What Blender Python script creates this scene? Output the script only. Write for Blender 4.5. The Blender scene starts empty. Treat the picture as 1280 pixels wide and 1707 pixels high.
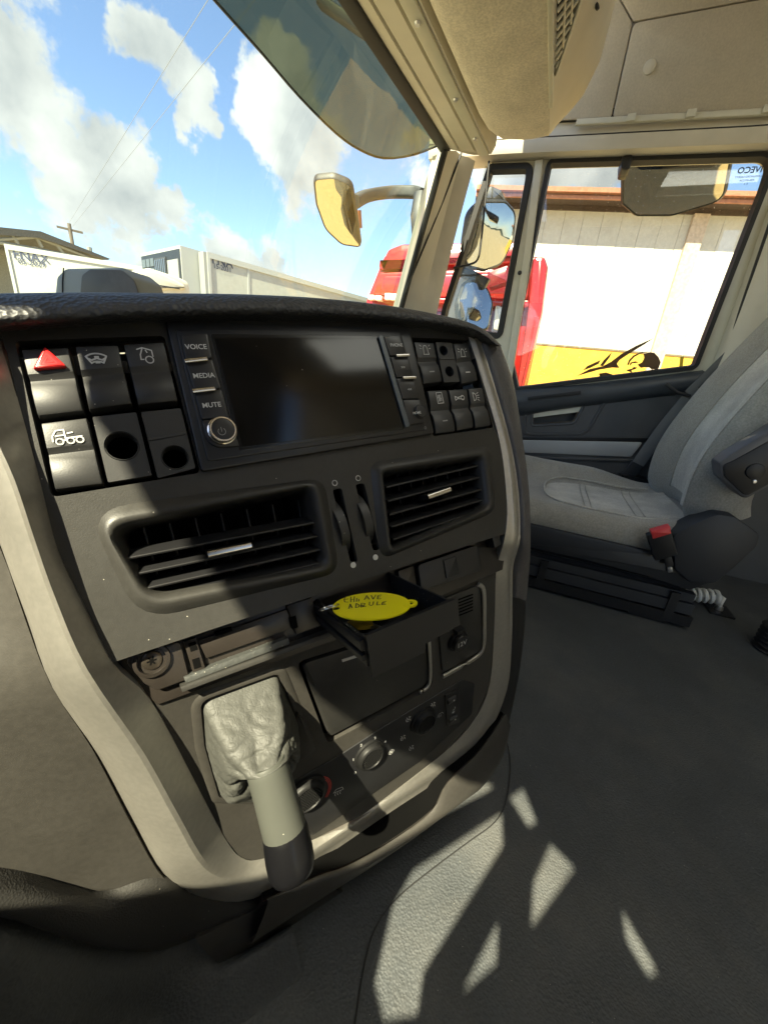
import bpy, bmesh, math, random
from mathutils import Vector, Matrix, geometry
random.seed(7)
# ------------------------------------------------------------------ camera, world, sun, exposure
FPX, CXP, CYP = 641.0, 640.0, 853.5
ROWS = ((0.37511014, -0.29786577, 0.87782024), (-0.92241086, -0.21384887, 0.32160048), (0.0919271, -0.93034652, -0.3549715))
RM = Matrix(ROWS)
CAM = Vector((0, 0, 0.68))
sc = bpy.context.scene
cd = bpy.data.cameras.new('camera'); cam = bpy.data.objects.new('camera', cd); sc.collection.objects.link(cam)
cx_, cy_, cz_ = RM @ Vector((1, 0, 0)), RM @ Vector((0, -1, 0)), RM @ Vector((0, 0, -1))
M4 = Matrix((cx_, cy_, cz_)).transposed().to_4x4(); M4.translation = CAM
cam.matrix_world = M4
cd.sensor_fit = 'HORIZONTAL'; cd.sensor_width = 36.0; cd.lens = 36.0 * FPX / 1280.0
cd.clip_start = 0.01; cd.clip_end = 3000
sc.camera = cam
SUN_EL, SUN_FW = math.radians(50), math.radians(5)      # from the driver's side (-X), slightly ahead
SUN = Vector((-math.cos(SUN_EL) * math.cos(SUN_FW), math.cos(SUN_EL) * math.sin(SUN_FW), math.sin(SUN_EL)))
sl = bpy.data.lights.new('sun', 'SUN'); sl.energy = 5.0; sl.angle = math.radians(0.5); sl.color = (1.0, 0.92, 0.66)
so = bpy.data.objects.new('sun', sl); sc.collection.objects.link(so)
so.rotation_euler = SUN.to_track_quat('Z', 'Y').to_euler(); so.location = (-6, 1, 12)
sc.view_settings.view_transform = 'Standard'; sc.view_settings.look = 'None'
sc.view_settings.exposure = 2.0; sc.view_settings.gamma = 1; sc.view_settings.use_curve_mapping = False

def prepray(u, v):
    return RM @ Vector(((u - CXP) / FPX, (v - CYP) / FPX, 1.0))

W = bpy.data.worlds.new('World'); sc.world = W; W.use_nodes = True
def build_world():
    nt = W.node_tree; nt.nodes.clear(); N = nt.nodes.new; L = nt.links.new
    out = N('ShaderNodeOutputWorld'); bg = N('ShaderNodeBackground'); bg.inputs['Strength'].default_value = 0.085
    sky = N('ShaderNodeTexSky'); sky.sky_type = 'NISHITA'; sky.sun_disc = False
    sky.sun_elevation = SUN_EL; sky.sun_rotation = math.atan2(SUN.x, SUN.y)
    sky.air_density = 1.0; sky.dust_density = 0.35; sky.ozone_density = 1.2
    tc = N('ShaderNodeTexCoord'); nz = N('ShaderNodeTexNoise')
    nz.inputs['Scale'].default_value = 7.5; nz.inputs['Detail'].default_value = 11; nz.inputs['Roughness'].default_value = 0.66
    L(tc.outputs['Generated'], nz.inputs['Vector'])
    def math_(op, a, b=None, c=None):
        m = N('ShaderNodeMath'); m.operation = op
        for i, x in enumerate((a, b, c)):
            if x is None: continue
            if isinstance(x, (int, float)): m.inputs[i].default_value = x
            else: L(x, m.inputs[i])
        return m.outputs[0]
    wn = N('ShaderNodeTexNoise'); wn.inputs['Scale'].default_value = 6; wn.inputs['Detail'].default_value = 5; wn.inputs['Roughness'].default_value = .6; L(tc.outputs['Generated'], wn.inputs['Vector'])
    w0 = N('ShaderNodeVectorMath'); w0.operation = 'SUBTRACT'; L(wn.outputs['Color'], w0.inputs[0]); w0.inputs[1].default_value = (.5, .5, .5)
    w1 = N('ShaderNodeVectorMath'); w1.operation = 'MULTIPLY_ADD'; L(w0.outputs[0], w1.inputs[0]); w1.inputs[1].default_value = (.22, .22, .22); L(tc.outputs['Generated'], w1.inputs[2])
    wd = N('ShaderNodeVectorMath'); wd.operation = 'NORMALIZE'; L(w1.outputs[0], wd.inputs[0])
    blobs = [(20, 40, 170, .55), (40, 190, 130, 1), (130, 265, 120, 1), (225, 325, 75, 1), (300, 345, 45, .8), (245, 75, 62, 1), (290, 130, 62, 1),
             (330, 175, 45, .9), (265, 110, 50, 1), (470, 120, 60, .9), (470, 215, 85, 1.05), (530, 280, 70, .9), (600, 340, 70, .6),
             (480, 320, 60, .7), (200, 425, 50, .8), (400, 430, 60, .9), (470, 445, 50, .8), (720, 280, 60, .8), (900, 250, 110, 1.0), (1010, 230, 100, .9), (690, 370, 50, .5)]
    acc = None
    for (u, v, r, w) in blobs:
        d = prepray(u, v).normalized(); e = prepray(u + r, v).normalized(); e2 = prepray(u, v + r).normalized()
        ca = max(d.dot(e), d.dot(e2))
        dp = N('ShaderNodeVectorMath'); dp.operation = 'DOT_PRODUCT'; L(wd.outputs[0], dp.inputs[0]); dp.inputs[1].default_value = d
        m = N('ShaderNodeMapRange'); m.inputs['From Min'].default_value = 1 - 2.2 * (1 - ca); m.inputs['From Max'].default_value = 1.0
        m.inputs['To Min'].default_value = 0; m.inputs['To Max'].default_value = w
        L(dp.outputs['Value'], m.inputs['Value'])
        acc = m.outputs[0] if acc is None else math_('MAXIMUM', acc, m.outputs[0])
    # the rest of the sky carries the same broken cumulus
    nb = N('ShaderNodeTexNoise'); nb.inputs['Scale'].default_value = 2.3; nb.inputs['Detail'].default_value = 3
    L(tc.outputs['Generated'], nb.inputs['Vector'])
    gen = N('ShaderNodeMapRange'); gen.inputs['From Min'].default_value = .52; gen.inputs['From Max'].default_value = .75
    gen.inputs['To Max'].default_value = .8; L(nb.outputs['Fac'], gen.inputs['Value'])
    # keep the generic clouds out of the part the photograph shows
    vd = prepray(330, 180).normalized()
    dp = N('ShaderNodeVectorMath'); dp.operation = 'DOT_PRODUCT'; L(tc.outputs['Generated'], dp.inputs[0]); dp.inputs[1].default_value = vd
    keep = N('ShaderNodeMapRange'); keep.inputs['From Min'].default_value = .72; keep.inputs['From Max'].default_value = .85
    keep.inputs['To Min'].default_value = 1; keep.inputs['To Max'].default_value = 0; L(dp.outputs['Value'], keep.inputs['Value'])
    acc = math_('MAXIMUM', acc, math_('MULTIPLY', gen.outputs[0], keep.outputs[0]))
    dens = math_('ADD', acc, math_('MULTIPLY', math_('SUBTRACT', nz.outputs['Fac'], .5), 2.2))
    mr = N('ShaderNodeMapRange'); mr.interpolation_type = 'SMOOTHSTEP'
    mr.inputs['From Min'].default_value = .42; mr.inputs['From Max'].default_value = .74; L(dens, mr.inputs['Value'])
    # cloud body: white with greyer folds
    n2 = N('ShaderNodeTexNoise'); n2.inputs['Scale'].default_value = 9; n2.inputs['Detail'].default_value = 6
    mp = N('ShaderNodeMapping'); mp.inputs['Location'].default_value = (.04, .02, .05); L(tc.outputs['Generated'], mp.inputs[0]); L(mp.outputs[0], n2.inputs['Vector'])
    cr = N('ShaderNodeValToRGB'); cr.color_ramp.elements[0].position = .32; cr.color_ramp.elements[1].position = .62
    cr.color_ramp.elements[0].color = (2.3, 2.4, 2.4, 1); cr.color_ramp.elements[1].color = (4.0, 3.98, 3.75, 1)
    L(n2.outputs['Fac'], cr.inputs['Fac'])
    mx = N('ShaderNodeMix'); mx.data_type = 'RGBA'
    L(mr.outputs[0], mx.inputs['Factor']); L(sky.outputs['Color'], mx.inputs['A']); L(cr.outputs['Color'], mx.inputs['B'])
    L(mx.outputs['Result'], bg.inputs['Color']); L(bg.outputs[0], out.inputs['Surface'])
build_world()

# ------------------------------------------------------------------ helpers
ray = prepray
def atx(u, v, x): r = ray(u, v); return CAM + r * (x / r.x)
def aty(u, v, y): r = ray(u, v); return CAM + r * (y / r.y)
def atz(u, v, z): r = ray(u, v); return CAM + r * ((z - CAM.z) / r.z)

class Plane:
    def __init__(s, o, U, D):
        s.o, s.U, s.D = Vector(o), Vector(U).normalized(), Vector(D).normalized()
        s.D = (s.D - s.U * s.D.dot(s.U)).normalized()
        s.n = s.U.cross(s.D).normalized()
        if s.n.dot(CAM - s.o) < 0: s.n = -s.n
    def px(s, u, v, h=0.0):
        r = ray(u, v); p = s.o + s.n * h
        return CAM + r * ((p - CAM).dot(s.n) / r.dot(s.n))
    def to2(s, u, v, h=0.0):
        d = s.px(u, v, h) - s.o; return Vector((d.dot(s.U), d.dot(s.D)))
    def at(s, p, h=0.0):
        return s.o + s.U * p[0] + s.D * p[1] + s.n * h

UA = Vector((0.81723385, -0.56668085, 0.10488874))
A = Plane(CAM + ray(500, 650) * .345, UA, (-0.16298436, -0.40181384, -0.90110029))
B = Plane(A.px(500, 1000), UA, (0.07083816, -0.08184695, -0.99412425))

MATS = {}
def mat(name, col, rough=.5, metal=0.0, bump=None, dust=0.0, var=0.0, spec=.5, coat=0.0, bump2=None, trans=None, emit=None, grime=0.0, sheen=0.0, mottle=0.0):
    if name in MATS: return MATS[name]
    m = bpy.data.materials.new(name); m.use_nodes = True; MATS[name] = m
    nt = m.node_tree; N = nt.nodes.new; L = nt.links.new
    b = nt.nodes['Principled BSDF']; b.inputs['Roughness'].default_value = rough; b.inputs['Metallic'].default_value = metal
    b.inputs['Specular IOR Level'].default_value = spec; b.inputs['Coat Weight'].default_value = coat; b.inputs['Coat Roughness'].default_value = .1
    b.inputs['Sheen Weight'].default_value = sheen
    tc = N('ShaderNodeTexCoord'); co = tc.outputs['Object']
    colout = None
    def mix(fac, a, bcol):
        x = N('ShaderNodeMix'); x.data_type = 'RGBA'
        if isinstance(fac, float): x.inputs['Factor'].default_value = fac
        else: L(fac, x.inputs['Factor'])
        for k, q in (('A', a), ('B', bcol)):
            if isinstance(q, tuple): x.inputs[k].default_value = (*q, 1) if len(q) == 3 else q
            else: L(q, x.inputs[k])
        return x.outputs['Result']
    base = tuple(col)
    if var > 0:
        nz = N('ShaderNodeTexNoise'); nz.inputs['Scale'].default_value = 14; nz.inputs['Detail'].default_value = 6; L(co, nz.inputs['Vector'])
        mr = N('ShaderNodeMapRange'); mr.inputs['From Min'].default_value = .3; mr.inputs['From Max'].default_value = .7; L(nz.outputs['Fac'], mr.inputs['Value'])
        base = mix(mr.outputs[0], tuple(c * (1 - var) for c in col), tuple(min(1, c * (1 + var)) for c in col))
        r2 = N('ShaderNodeMapRange'); r2.inputs['To Min'].default_value = rough * .85; r2.inputs['To Max'].default_value = min(1, rough * 1.15)
        L(nz.outputs['Fac'], r2.inputs['Value']); L(r2.outputs[0], b.inputs['Roughness'])
    if mottle > 0:
        nm = N('ShaderNodeTexNoise'); nm.inputs['Scale'].default_value = 210; nm.inputs['Detail'].default_value = 4; L(co, nm.inputs['Vector'])
        mr = N('ShaderNodeMapRange'); mr.inputs['From Min'].default_value = .35; mr.inputs['From Max'].default_value = .65; mr.inputs['To Min'].default_value = 1 - mottle; mr.inputs['To Max'].default_value = 1 + mottle
        L(nm.outputs['Fac'], mr.inputs['Value'])
        vm = N('ShaderNodeVectorMath'); vm.operation = 'SCALE'; L(mr.outputs[0], vm.inputs['Scale'])
        if isinstance(base, tuple): vm.inputs[0].default_value = base
        else: L(base, vm.inputs[0])
        base = vm.outputs[0]
    if grime > 0:
        ng = N('ShaderNodeTexNoise'); ng.inputs['Scale'].default_value = 3.2; ng.inputs['Detail'].default_value = 10; ng.inputs['Roughness'].default_value = .7; L(co, ng.inputs['Vector'])
        mr = N('ShaderNodeMapRange'); mr.inputs['From Min'].default_value = .48; mr.inputs['From Max'].default_value = .75; mr.inputs['To Max'].default_value = grime; L(ng.outputs['Fac'], mr.inputs['Value'])
        base = mix(mr.outputs[0], base, (.32, .29, .24))
    if dust > 0:
        vo = N('ShaderNodeTexVoronoi'); vo.inputs['Scale'].default_value = 430; L(co, vo.inputs['Vector'])
        lt = N('ShaderNodeMath'); lt.operation = 'LESS_THAN'; lt.inputs[1].default_value = .17; L(vo.outputs['Distance'], lt.inputs[0])
        sp = N('ShaderNodeSeparateColor'); L(vo.outputs['Color'], sp.inputs[0])
        g2 = N('ShaderNodeMath'); g2.operation = 'LESS_THAN'; g2.inputs[1].default_value = dust; L(sp.outputs[0], g2.inputs[0])
        mu = N('ShaderNodeMath'); mu.operation = 'MULTIPLY'; L(lt.outputs[0], mu.inputs[0]); L(g2.outputs[0], mu.inputs[1])
        base = mix(mu.outputs[0], base, (.42, .4, .34))
    if isinstance(base, tuple): b.inputs['Base Color'].default_value = (*base, 1)
    else: L(base, b.inputs['Base Color'])
    last = None
    for bp in (bump, bump2):
        if not bp: continue
        kind, scale, strength, dist = bp
        if kind == 'voronoi':
            t = N('ShaderNodeTexVoronoi'); t.feature = 'SMOOTH_F1'; t.inputs['Scale'].default_value = scale; t.inputs['Smoothness'].default_value = .4; o = t.outputs['Distance']
        elif kind == 'weave':
            t = N('ShaderNodeTexWave'); t.inputs['Scale'].default_value = scale; t.inputs['Distortion'].default_value = 1.5; o = t.outputs['Fac']
        elif kind == 'crack':
            nd = N('ShaderNodeTexNoise'); nd.inputs['Scale'].default_value = 45; nd.inputs['Detail'].default_value = 3; L(co, nd.inputs['Vector'])
            va = N('ShaderNodeVectorMath'); va.operation = 'MULTIPLY_ADD'; va.inputs[1].default_value = (.022, .022, .022); L(nd.outputs['Color'], va.inputs[0]); L(co, va.inputs[2])
            mp_ = N('ShaderNodeMapping'); mp_.inputs['Scale'].default_value = (1, 1, 1.9); L(va.outputs[0], mp_.inputs[0])
            t = N('ShaderNodeTexVoronoi'); t.feature = 'DISTANCE_TO_EDGE'; t.inputs['Scale'].default_value = scale; L(mp_.outputs[0], t.inputs['Vector'])
            cm = N('ShaderNodeMapRange'); cm.interpolation_type = 'SMOOTHSTEP'; cm.inputs['From Max'].default_value = .22; L(t.outputs['Distance'], cm.inputs['Value']); o = cm.outputs[0]
        elif kind == 'wrinkle':
            nd = N('ShaderNodeTexNoise'); nd.inputs['Scale'].default_value = 28; nd.inputs['Detail'].default_value = 2; L(co, nd.inputs['Vector'])
            va = N('ShaderNodeVectorMath'); va.operation = 'MULTIPLY_ADD'; va.inputs[1].default_value = (.05, .05, .05); L(nd.outputs['Color'], va.inputs[0]); L(co, va.inputs[2])
            t = N('ShaderNodeTexWave'); t.inputs['Scale'].default_value = scale; t.inputs['Distortion'].default_value = 9; t.inputs['Detail'].default_value = 3; t.inputs['Detail Scale'].default_value = 1.6; t.bands_direction = 'Z'; o = t.outputs['Fac']
            L(va.outputs[0], t.inputs['Vector'])
        else:
            t = N('ShaderNodeTexNoise'); t.inputs['Scale'].default_value = scale; t.inputs['Detail'].default_value = 5; o = t.outputs['Fac']
        if kind not in ('wrinkle', 'crack'): L(co, t.inputs['Vector'])
        bn = N('ShaderNodeBump'); bn.inputs['Strength'].default_value = strength; bn.inputs['Distance'].default_value = dist
        L(o, bn.inputs['Height'])
        if last is not None: L(last, bn.inputs['Normal'])
        last = bn.outputs[0]
    if last is not None: L(last, b.inputs['Normal'])
    if emit: b.inputs['Emission Color'].default_value = (*emit, 1); b.inputs['Emission Strength'].default_value = 1
    return m

def glass(name, tint, refl=.05, dirt=0.0):
    if name in MATS: return MATS[name]
    m = bpy.data.materials.new(name); m.use_nodes = True; MATS[name] = m
    nt = m.node_tree; nt.nodes.clear(); N = nt.nodes.new; L = nt.links.new
    o = N('ShaderNodeOutputMaterial'); t = N('ShaderNodeBsdfTransparent'); t.inputs[0].default_value = (*tint, 1)
    g = N('ShaderNodeBsdfGlossy'); g.inputs['Roughness'].default_value = 0.0
    geo = N('ShaderNodeNewGeometry'); dp = N('ShaderNodeVectorMath'); dp.operation = 'DOT_PRODUCT'
    L(geo.outputs['True Normal'], dp.inputs[0]); L(geo.outputs['Incoming'], dp.inputs[1])
    ab = N('ShaderNodeMath'); ab.operation = 'ABSOLUTE'; L(dp.outputs['Value'], ab.inputs[0])
    om = N('ShaderNodeMath'); om.operation = 'SUBTRACT'; om.inputs[0].default_value = 1; L(ab.outputs[0], om.inputs[1])
    pw = N('ShaderNodeMath'); pw.operation = 'POWER'; pw.inputs[1].default_value = 5; L(om.outputs[0], pw.inputs[0])
    fr = N('ShaderNodeMath'); fr.operation = 'MULTIPLY_ADD'; fr.inputs[1].default_value = .9; fr.inputs[2].default_value = refl; L(pw.outputs[0], fr.inputs[0])
    mx = N('ShaderNodeMixShader'); L(fr.outputs[0], mx.inputs[0]); L(t.outputs[0], mx.inputs[1]); L(g.outputs[0], mx.inputs[2])
    last = mx.outputs[0]
    if dirt > 0:
        tc = N('ShaderNodeTexCoord')
        vo = N('ShaderNodeTexVoronoi'); vo.inputs['Scale'].default_value = 140; L(tc.outputs['Object'], vo.inputs['Vector'])
        sp = N('ShaderNodeSeparateColor'); L(vo.outputs['Color'], sp.inputs[0])
        g1 = N('ShaderNodeMath'); g1.operation = 'LESS_THAN'; g1.inputs[1].default_value = dirt; L(sp.outputs[0], g1.inputs[0])
        l1 = N('ShaderNodeMath'); l1.operation = 'LESS_THAN'; l1.inputs[1].default_value = .2; L(vo.outputs['Distance'], l1.inputs[0])
        mu = N('ShaderNodeMath'); mu.operation = 'MULTIPLY'; L(g1.outputs[0], mu.inputs[0]); L(l1.outputs[0], mu.inputs[1])
        m2 = N('ShaderNodeMath'); m2.operation = 'MULTIPLY'; m2.inputs[1].default_value = .55; L(mu.outputs[0], m2.inputs[0])
        df = N('ShaderNodeBsdfTranslucent'); df.inputs[0].default_value = (.8, .8, .75, 1)
        mx2 = N('ShaderNodeMixShader'); L(m2.outputs[0], mx2.inputs[0]); L(last, mx2.inputs[1]); L(df.outputs[0], mx2.inputs[2]); last = mx2.outputs[0]
    L(last, o.inputs['Surface'])
    return m

def mirror_mat(name, tint):
    if name in MATS: return MATS[name]
    m = mat(name, tint, .03, 1.0); return m

def mk(name, verts, faces, m, parent=None, smooth=True, angle=35, mats=None, fmat=None):
    base = Vector((0, 0, 0))
    p = parent
    while p is not None:
        base += p.location; p = p.parent
    me = bpy.data.meshes.new(name)
    me.from_pydata([tuple(Vector(v) - base) for v in verts], [], faces)
    me.materials.append(m)
    bm = bmesh.new(); bm.from_mesh(me)
    bmesh.ops.recalc_face_normals(bm, faces=bm.faces[:])
    bm.to_mesh(me); bm.free()
    if smooth:
        me.polygons.foreach_set('use_smooth', [True] * len(me.polygons))
        me.set_sharp_from_angle(angle=math.radians(angle))
    o = bpy.data.objects.new(name, me); sc.collection.objects.link(o)
    if parent is not None: o.parent = parent
    return o

def tag(o, label=None, cat=None, group=None, kind=None):
    if label: o['label'] = label
    if cat: o['category'] = cat
    if group: o['group'] = group
    if kind: o['kind'] = kind
    return o

def thing(name, loc, label, cat, group=None):
    o = bpy.data.objects.new(name, None); o.empty_display_size = .05; o.location = loc; sc.collection.objects.link(o)
    return tag(o, label, cat, group)

class MB:
    def __init__(s): s.v, s.f = [], []
    def add(s, vs, fs):
        k = len(s.v); s.v += [Vector(x) for x in vs]; s.f += [tuple(i + k for i in f) for f in fs]; return s
    def box(s, c, ex, ey, ez):
        c, ex, ey, ez = map(Vector, (c, ex, ey, ez))
        vs = [c + ex * i + ey * j + ez * k for i in (-1, 1) for j in (-1, 1) for k in (-1, 1)]
        return s.add(vs, [(0, 1, 3, 2), (4, 6, 7, 5), (0, 4, 5, 1), (2, 3, 7, 6), (0, 2, 6, 4), (1, 5, 7, 3)])
    def abox(s, x0, x1, y0, y1, z0, z1):
        return s.box(((x0 + x1) / 2, (y0 + y1) / 2, (z0 + z1) / 2), ((x1 - x0) / 2, 0, 0), (0, (y1 - y0) / 2, 0), (0, 0, (z1 - z0) / 2))
    def tube(s, pts, r, n=8, closed=False, cap=True):
        pts = [Vector(p) for p in pts]; rr = r if isinstance(r, (list, tuple)) else [r] * len(pts)
        k0 = len(s.v); up = None
        for i, p in enumerate(pts):
            if closed: d = pts[(i + 1) % len(pts)] - pts[i - 1]
            else: d = pts[min(i + 1, len(pts) - 1)] - pts[max(i - 1, 0)]
            d = d.normalized() if d.length > 1e-9 else Vector((0, 0, 1))
            if up is None: up = d.orthogonal().normalized()
            else:
                up = up - d * up.dot(d)
                up = up.normalized() if up.length > 1e-6 else d.orthogonal().normalized()
            w = d.cross(up)
            for j in range(n):
                a = 2 * math.pi * j / n
                s.v.append(p + (up * math.cos(a) + w * math.sin(a)) * rr[i])
        m = len(pts)
        for i in range(m if closed else m - 1):
            i2 = (i + 1) % m
            for j in range(n):
                s.f.append((k0 + i * n + j, k0 + i * n + (j + 1) % n, k0 + i2 * n + (j + 1) % n, k0 + i2 * n + j))
        if cap and not closed:
            s.f.append(tuple(k0 + j for j in range(n))[::-1]); s.f.append(tuple(k0 + (m - 1) * n + j for j in range(n)))
        return s
    def loft(s, rows, closed=False, cap0=False, cap1=False):
        n = len(rows[0]); k = len(s.v)
        for r in rows: s.v += [Vector(p) for p in r]
        for i in range(len(rows) - 1):
            for j in range(n if closed else n - 1):
                j2 = (j + 1) % n
                s.f.append((k + i * n + j, k + i * n + j2, k + (i + 1) * n + j2, k + (i + 1) * n + j))
        if cap0: s.f.append(tuple(k + j for j in range(n))[::-1])
        if cap1: s.f.append(tuple(k + (len(rows) - 1) * n + j for j in range(n)))
        return s
    def build(s, name, m, parent=None, smooth=True, angle=35):
        return mk(name, s.v, s.f, m, parent, smooth, angle)

def rpoly(pts, r, seg=5):
    """round the corners of a 2-D polygon; r one radius or one per corner"""
    n = len(pts); out = []
    rr = r if isinstance(r, (list, tuple)) else [r] * n
    for i in range(n):
        p, a, b = Vector(pts[i]), Vector(pts[i - 1]), Vector(pts[(i + 1) % n])
        da, db = (a - p), (b - p); la, lb = da.length, db.length
        if rr[i] <= 0 or la < 1e-9 or lb < 1e-9: out += [p] * 1; continue
        da.normalize(); db.normalize()
        ang = max(.05, math.acos(max(-1, min(1, da.dot(db)))))
        t = min(rr[i] / math.tan(ang / 2), la * .49, lb * .49)
        q0, q2 = p + da * t, p + db * t
        for k in range(seg + 1):
            f = k / seg
            out.append(q0 * (1 - f) ** 2 + p * 2 * f * (1 - f) + q2 * f * f)
    return out

def area2(p): return .5 * sum(p[i - 1][0] * p[i][1] - p[i][0] * p[i - 1][1] for i in range(len(p)))
def offset(pts, d):
    """positive d shrinks the polygon"""
    n = len(pts); sg = 1 if area2(pts) > 0 else -1; out = []
    for i in range(n):
        a, p, b = Vector(pts[i - 1]), Vector(pts[i]), Vector(pts[(i + 1) % n])
        e1, e2 = (p - a), (b - p)
        if e1.length < 1e-9: e1 = e2
        if e2.length < 1e-9: e2 = e1
        e1, e2 = e1.normalized(), e2.normalized()
        n1, n2 = Vector((-e1.y, e1.x)) * sg, Vector((-e2.y, e2.x)) * sg
        m = n1 + n2
        m = m.normalized() if m.length > 1e-6 else n1
        out.append(p + m * (d / max(.5, m.dot(n1))))
    return out

def px2(pl, pts, h=0.0): return [pl.to2(u, v, h) for u, v in pts]

def plate2(name, m, parent, pl, p2, h0, h1, b=.0008, steps=2, build=True):
    mb = MB(); rows = [[pl.at(p, h0) for p in p2]]
    b = min(b, abs(h1 - h0) * .9)
    if b > 0:
        for k in range(steps + 1):
            a = math.pi / 2 * k / steps
            q = offset(p2, b * (1 - math.cos(a)))
            rows.append([pl.at(p, h1 - b + b * math.sin(a)) for p in q])
    else: rows.append([pl.at(p, h1) for p in p2])
    mb.loft(rows, closed=True, cap0=True, cap1=True)
    return mb.build(name, m, parent) if build else mb
def plate(name, m, parent, pl, pix, h0, h1, r=.0, b=.0008, seg=4):
    p2 = px2(pl, pix, h1)
    if r: p2 = rpoly(p2, r, seg)
    return plate2(name, m, parent, pl, p2, h0, h1, b)
def ring(name, m, parent, pl, polys, cap_last=False):
    """loft a list of (2-D polygon, height) with equal counts"""
    mb = MB(); mb.loft([[pl.at(p, h) for p in q] for q, h in polys], closed=True, cap1=cap_last)
    return mb.build(name, m, parent, angle=50)
def plate_holes(name, m, parent, pl, outer, holes, h0, h1):
    """flat plate with openings: tessellated face plus walls"""
    loops = [outer] + holes
    tri = geometry.tessellate_polygon([[Vector((p[0], p[1], 0)) for p in lp] for lp in loops])
    flat = [p for lp in loops for p in lp]
    mb = MB(); mb.add([pl.at(p, h1) for p in flat], [tuple(t) for t in tri])
    for lp in loops: mb.loft([[pl.at(p, h1) for p in lp], [pl.at(p, h0) for p in lp]], closed=True)
    bmv = mb
    me = mk(name, bmv.v, bmv.f, m, parent, True, 30)
    bm = bmesh.new(); bm.from_mesh(me.data); bmesh.ops.remove_doubles(bm, verts=bm.verts[:], dist=1e-6); bmesh.ops.recalc_face_normals(bm, faces=bm.faces[:]); bm.to_mesh(me.data); bm.free()
    me.data.set_sharp_from_angle(angle=math.radians(30))
    return me
def circ(c, rx, ry=None, n=28):
    ry = ry or rx
    return [Vector((c[0] + rx * math.cos(2 * math.pi * k / n), c[1] + ry * math.sin(2 * math.pi * k / n))) for k in range(n)]
def disc(name, m, parent, pl, u, v, r, h0, h1, b=.0008, n=28):
    return plate2(name, m, parent, pl, circ(pl.to2(u, v, h1), r, n=n), h0, h1, b)

def text(name, body, m, parent, pl, u, v, height, h, mirror=False, align='CENTER', rot=0.0, bold=0.0):
    cu = bpy.data.curves.new(name, 'FONT'); cu.body = body; cu.size = 1; cu.align_x = align; cu.align_y = 'CENTER'; cu.offset = bold; cu.resolution_u = 3
    tmp = bpy.data.objects.new('tmp_text', cu); sc.collection.objects.link(tmp)
    me = bpy.data.meshes.new_from_object(tmp.evaluated_get(bpy.context.evaluated_depsgraph_get()))
    bpy.data.objects.remove(tmp); bpy.data.curves.remove(cu)
    c = pl.to2(u, v, h); s = height / .69
    ca, sa = math.cos(rot), math.sin(rot)
    vs = []
    for q in me.vertices:
        x, y = q.co.x * s, -q.co.y * s
        if mirror: x = -x
        vs.append(pl.at((c.x + x * ca - y * sa, c.y + x * sa + y * ca), h))
    fs = [tuple(p.vertices) for p in me.polygons]
    bpy.data.meshes.remove(me)
    return mk(name, vs, fs, m, parent, False)
def strokes(name, m, parent, pl, u, v, size, lines, h, w=.0005, rot=0.0):
    """printed line symbol: flat ribbons on the plane; lines in units of size"""
    c = pl.to2(u, v, h); mb = MB(); ca, sa = math.cos(rot), math.sin(rot)
    for k, ln in enumerate(lines):
        pts = [Vector((c.x + (x * ca - y * sa) * size, c.y + (x * sa + y * ca) * size)) for x, y in ln]
        hh = h + k * 2e-6
        for i in range(len(pts) - 1):
            d = pts[i + 1] - pts[i]
            if d.length < 1e-9: continue
            d.normalize(); q = Vector((-d.y, d.x)) * w / 2; e = d * w * .35
            mb.add([pl.at(pts[i] - q - e, hh), pl.at(pts[i] + q - e, hh), pl.at(pts[i + 1] + q + e, hh), pl.at(pts[i + 1] - q + e, hh)], [(0, 1, 2, 3)])
    return mb.build(name, m, parent, False)
def arc(cx, cy, r, a0, a1, n=12):
    return [(cx + r * math.cos(math.radians(a0 + (a1 - a0) * k / n)), cy + r * math.sin(math.radians(a0 + (a1 - a0) * k / n))) for k in range(n + 1)]
def spline(pts, n=4):
    """Catmull-Rom through vectors"""
    pts = [Vector(p) for p in pts]; out = []
    for i in range(len(pts) - 1):
        p0, p1, p2, p3 = pts[max(i - 1, 0)], pts[i], pts[i + 1], pts[min(i + 2, len(pts) - 1)]
        for k in range(n):
            t = k / n
            out.append(.5 * ((2 * p1) + (p2 - p0) * t + (2 * p0 - 5 * p1 + 4 * p2 - p3) * t * t + (3 * p1 - p0 - 3 * p2 + p3) * t ** 3))
    out.append(pts[-1]); return out
def smooth_rows(rows, nr=3, nc=3):
    rows = [spline(r, nc) for r in rows]
    cols = [spline([r[j] for r in rows], nr) for j in range(len(rows[0]))]
    return [[c[i] for c in cols] for i in range(len(cols[0]))]
def sheet(name, m, parent, rows, thick, away, nr=3, nc=3):
    """a curved moulded skin with real thickness: rows of points, copied by `away` (unit vector) * thick"""
    rows = smooth_rows(rows, nr, nc) if nr else rows
    n, mm = len(rows), len(rows[0]); mb = MB()
    mb.loft(rows); back = [[p + away * thick for p in r] for r in rows]; mb.loft(back)
    k = n * mm
    edge = [(0, j) for j in range(mm)] + [(i, mm - 1) for i in range(1, n)] + [(n - 1, j) for j in range(mm - 2, -1, -1)] + [(i, 0) for i in range(n - 2, 0, -1)]
    idx = [i * mm + j for i, j in edge]
    for a in range(len(idx)):
        p, q = idx[a], idx[(a + 1) % len(idx)]
        mb.f.append((p, q, q + k, p + k))
    return mb.build(name, m, parent, True, 50)
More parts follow.
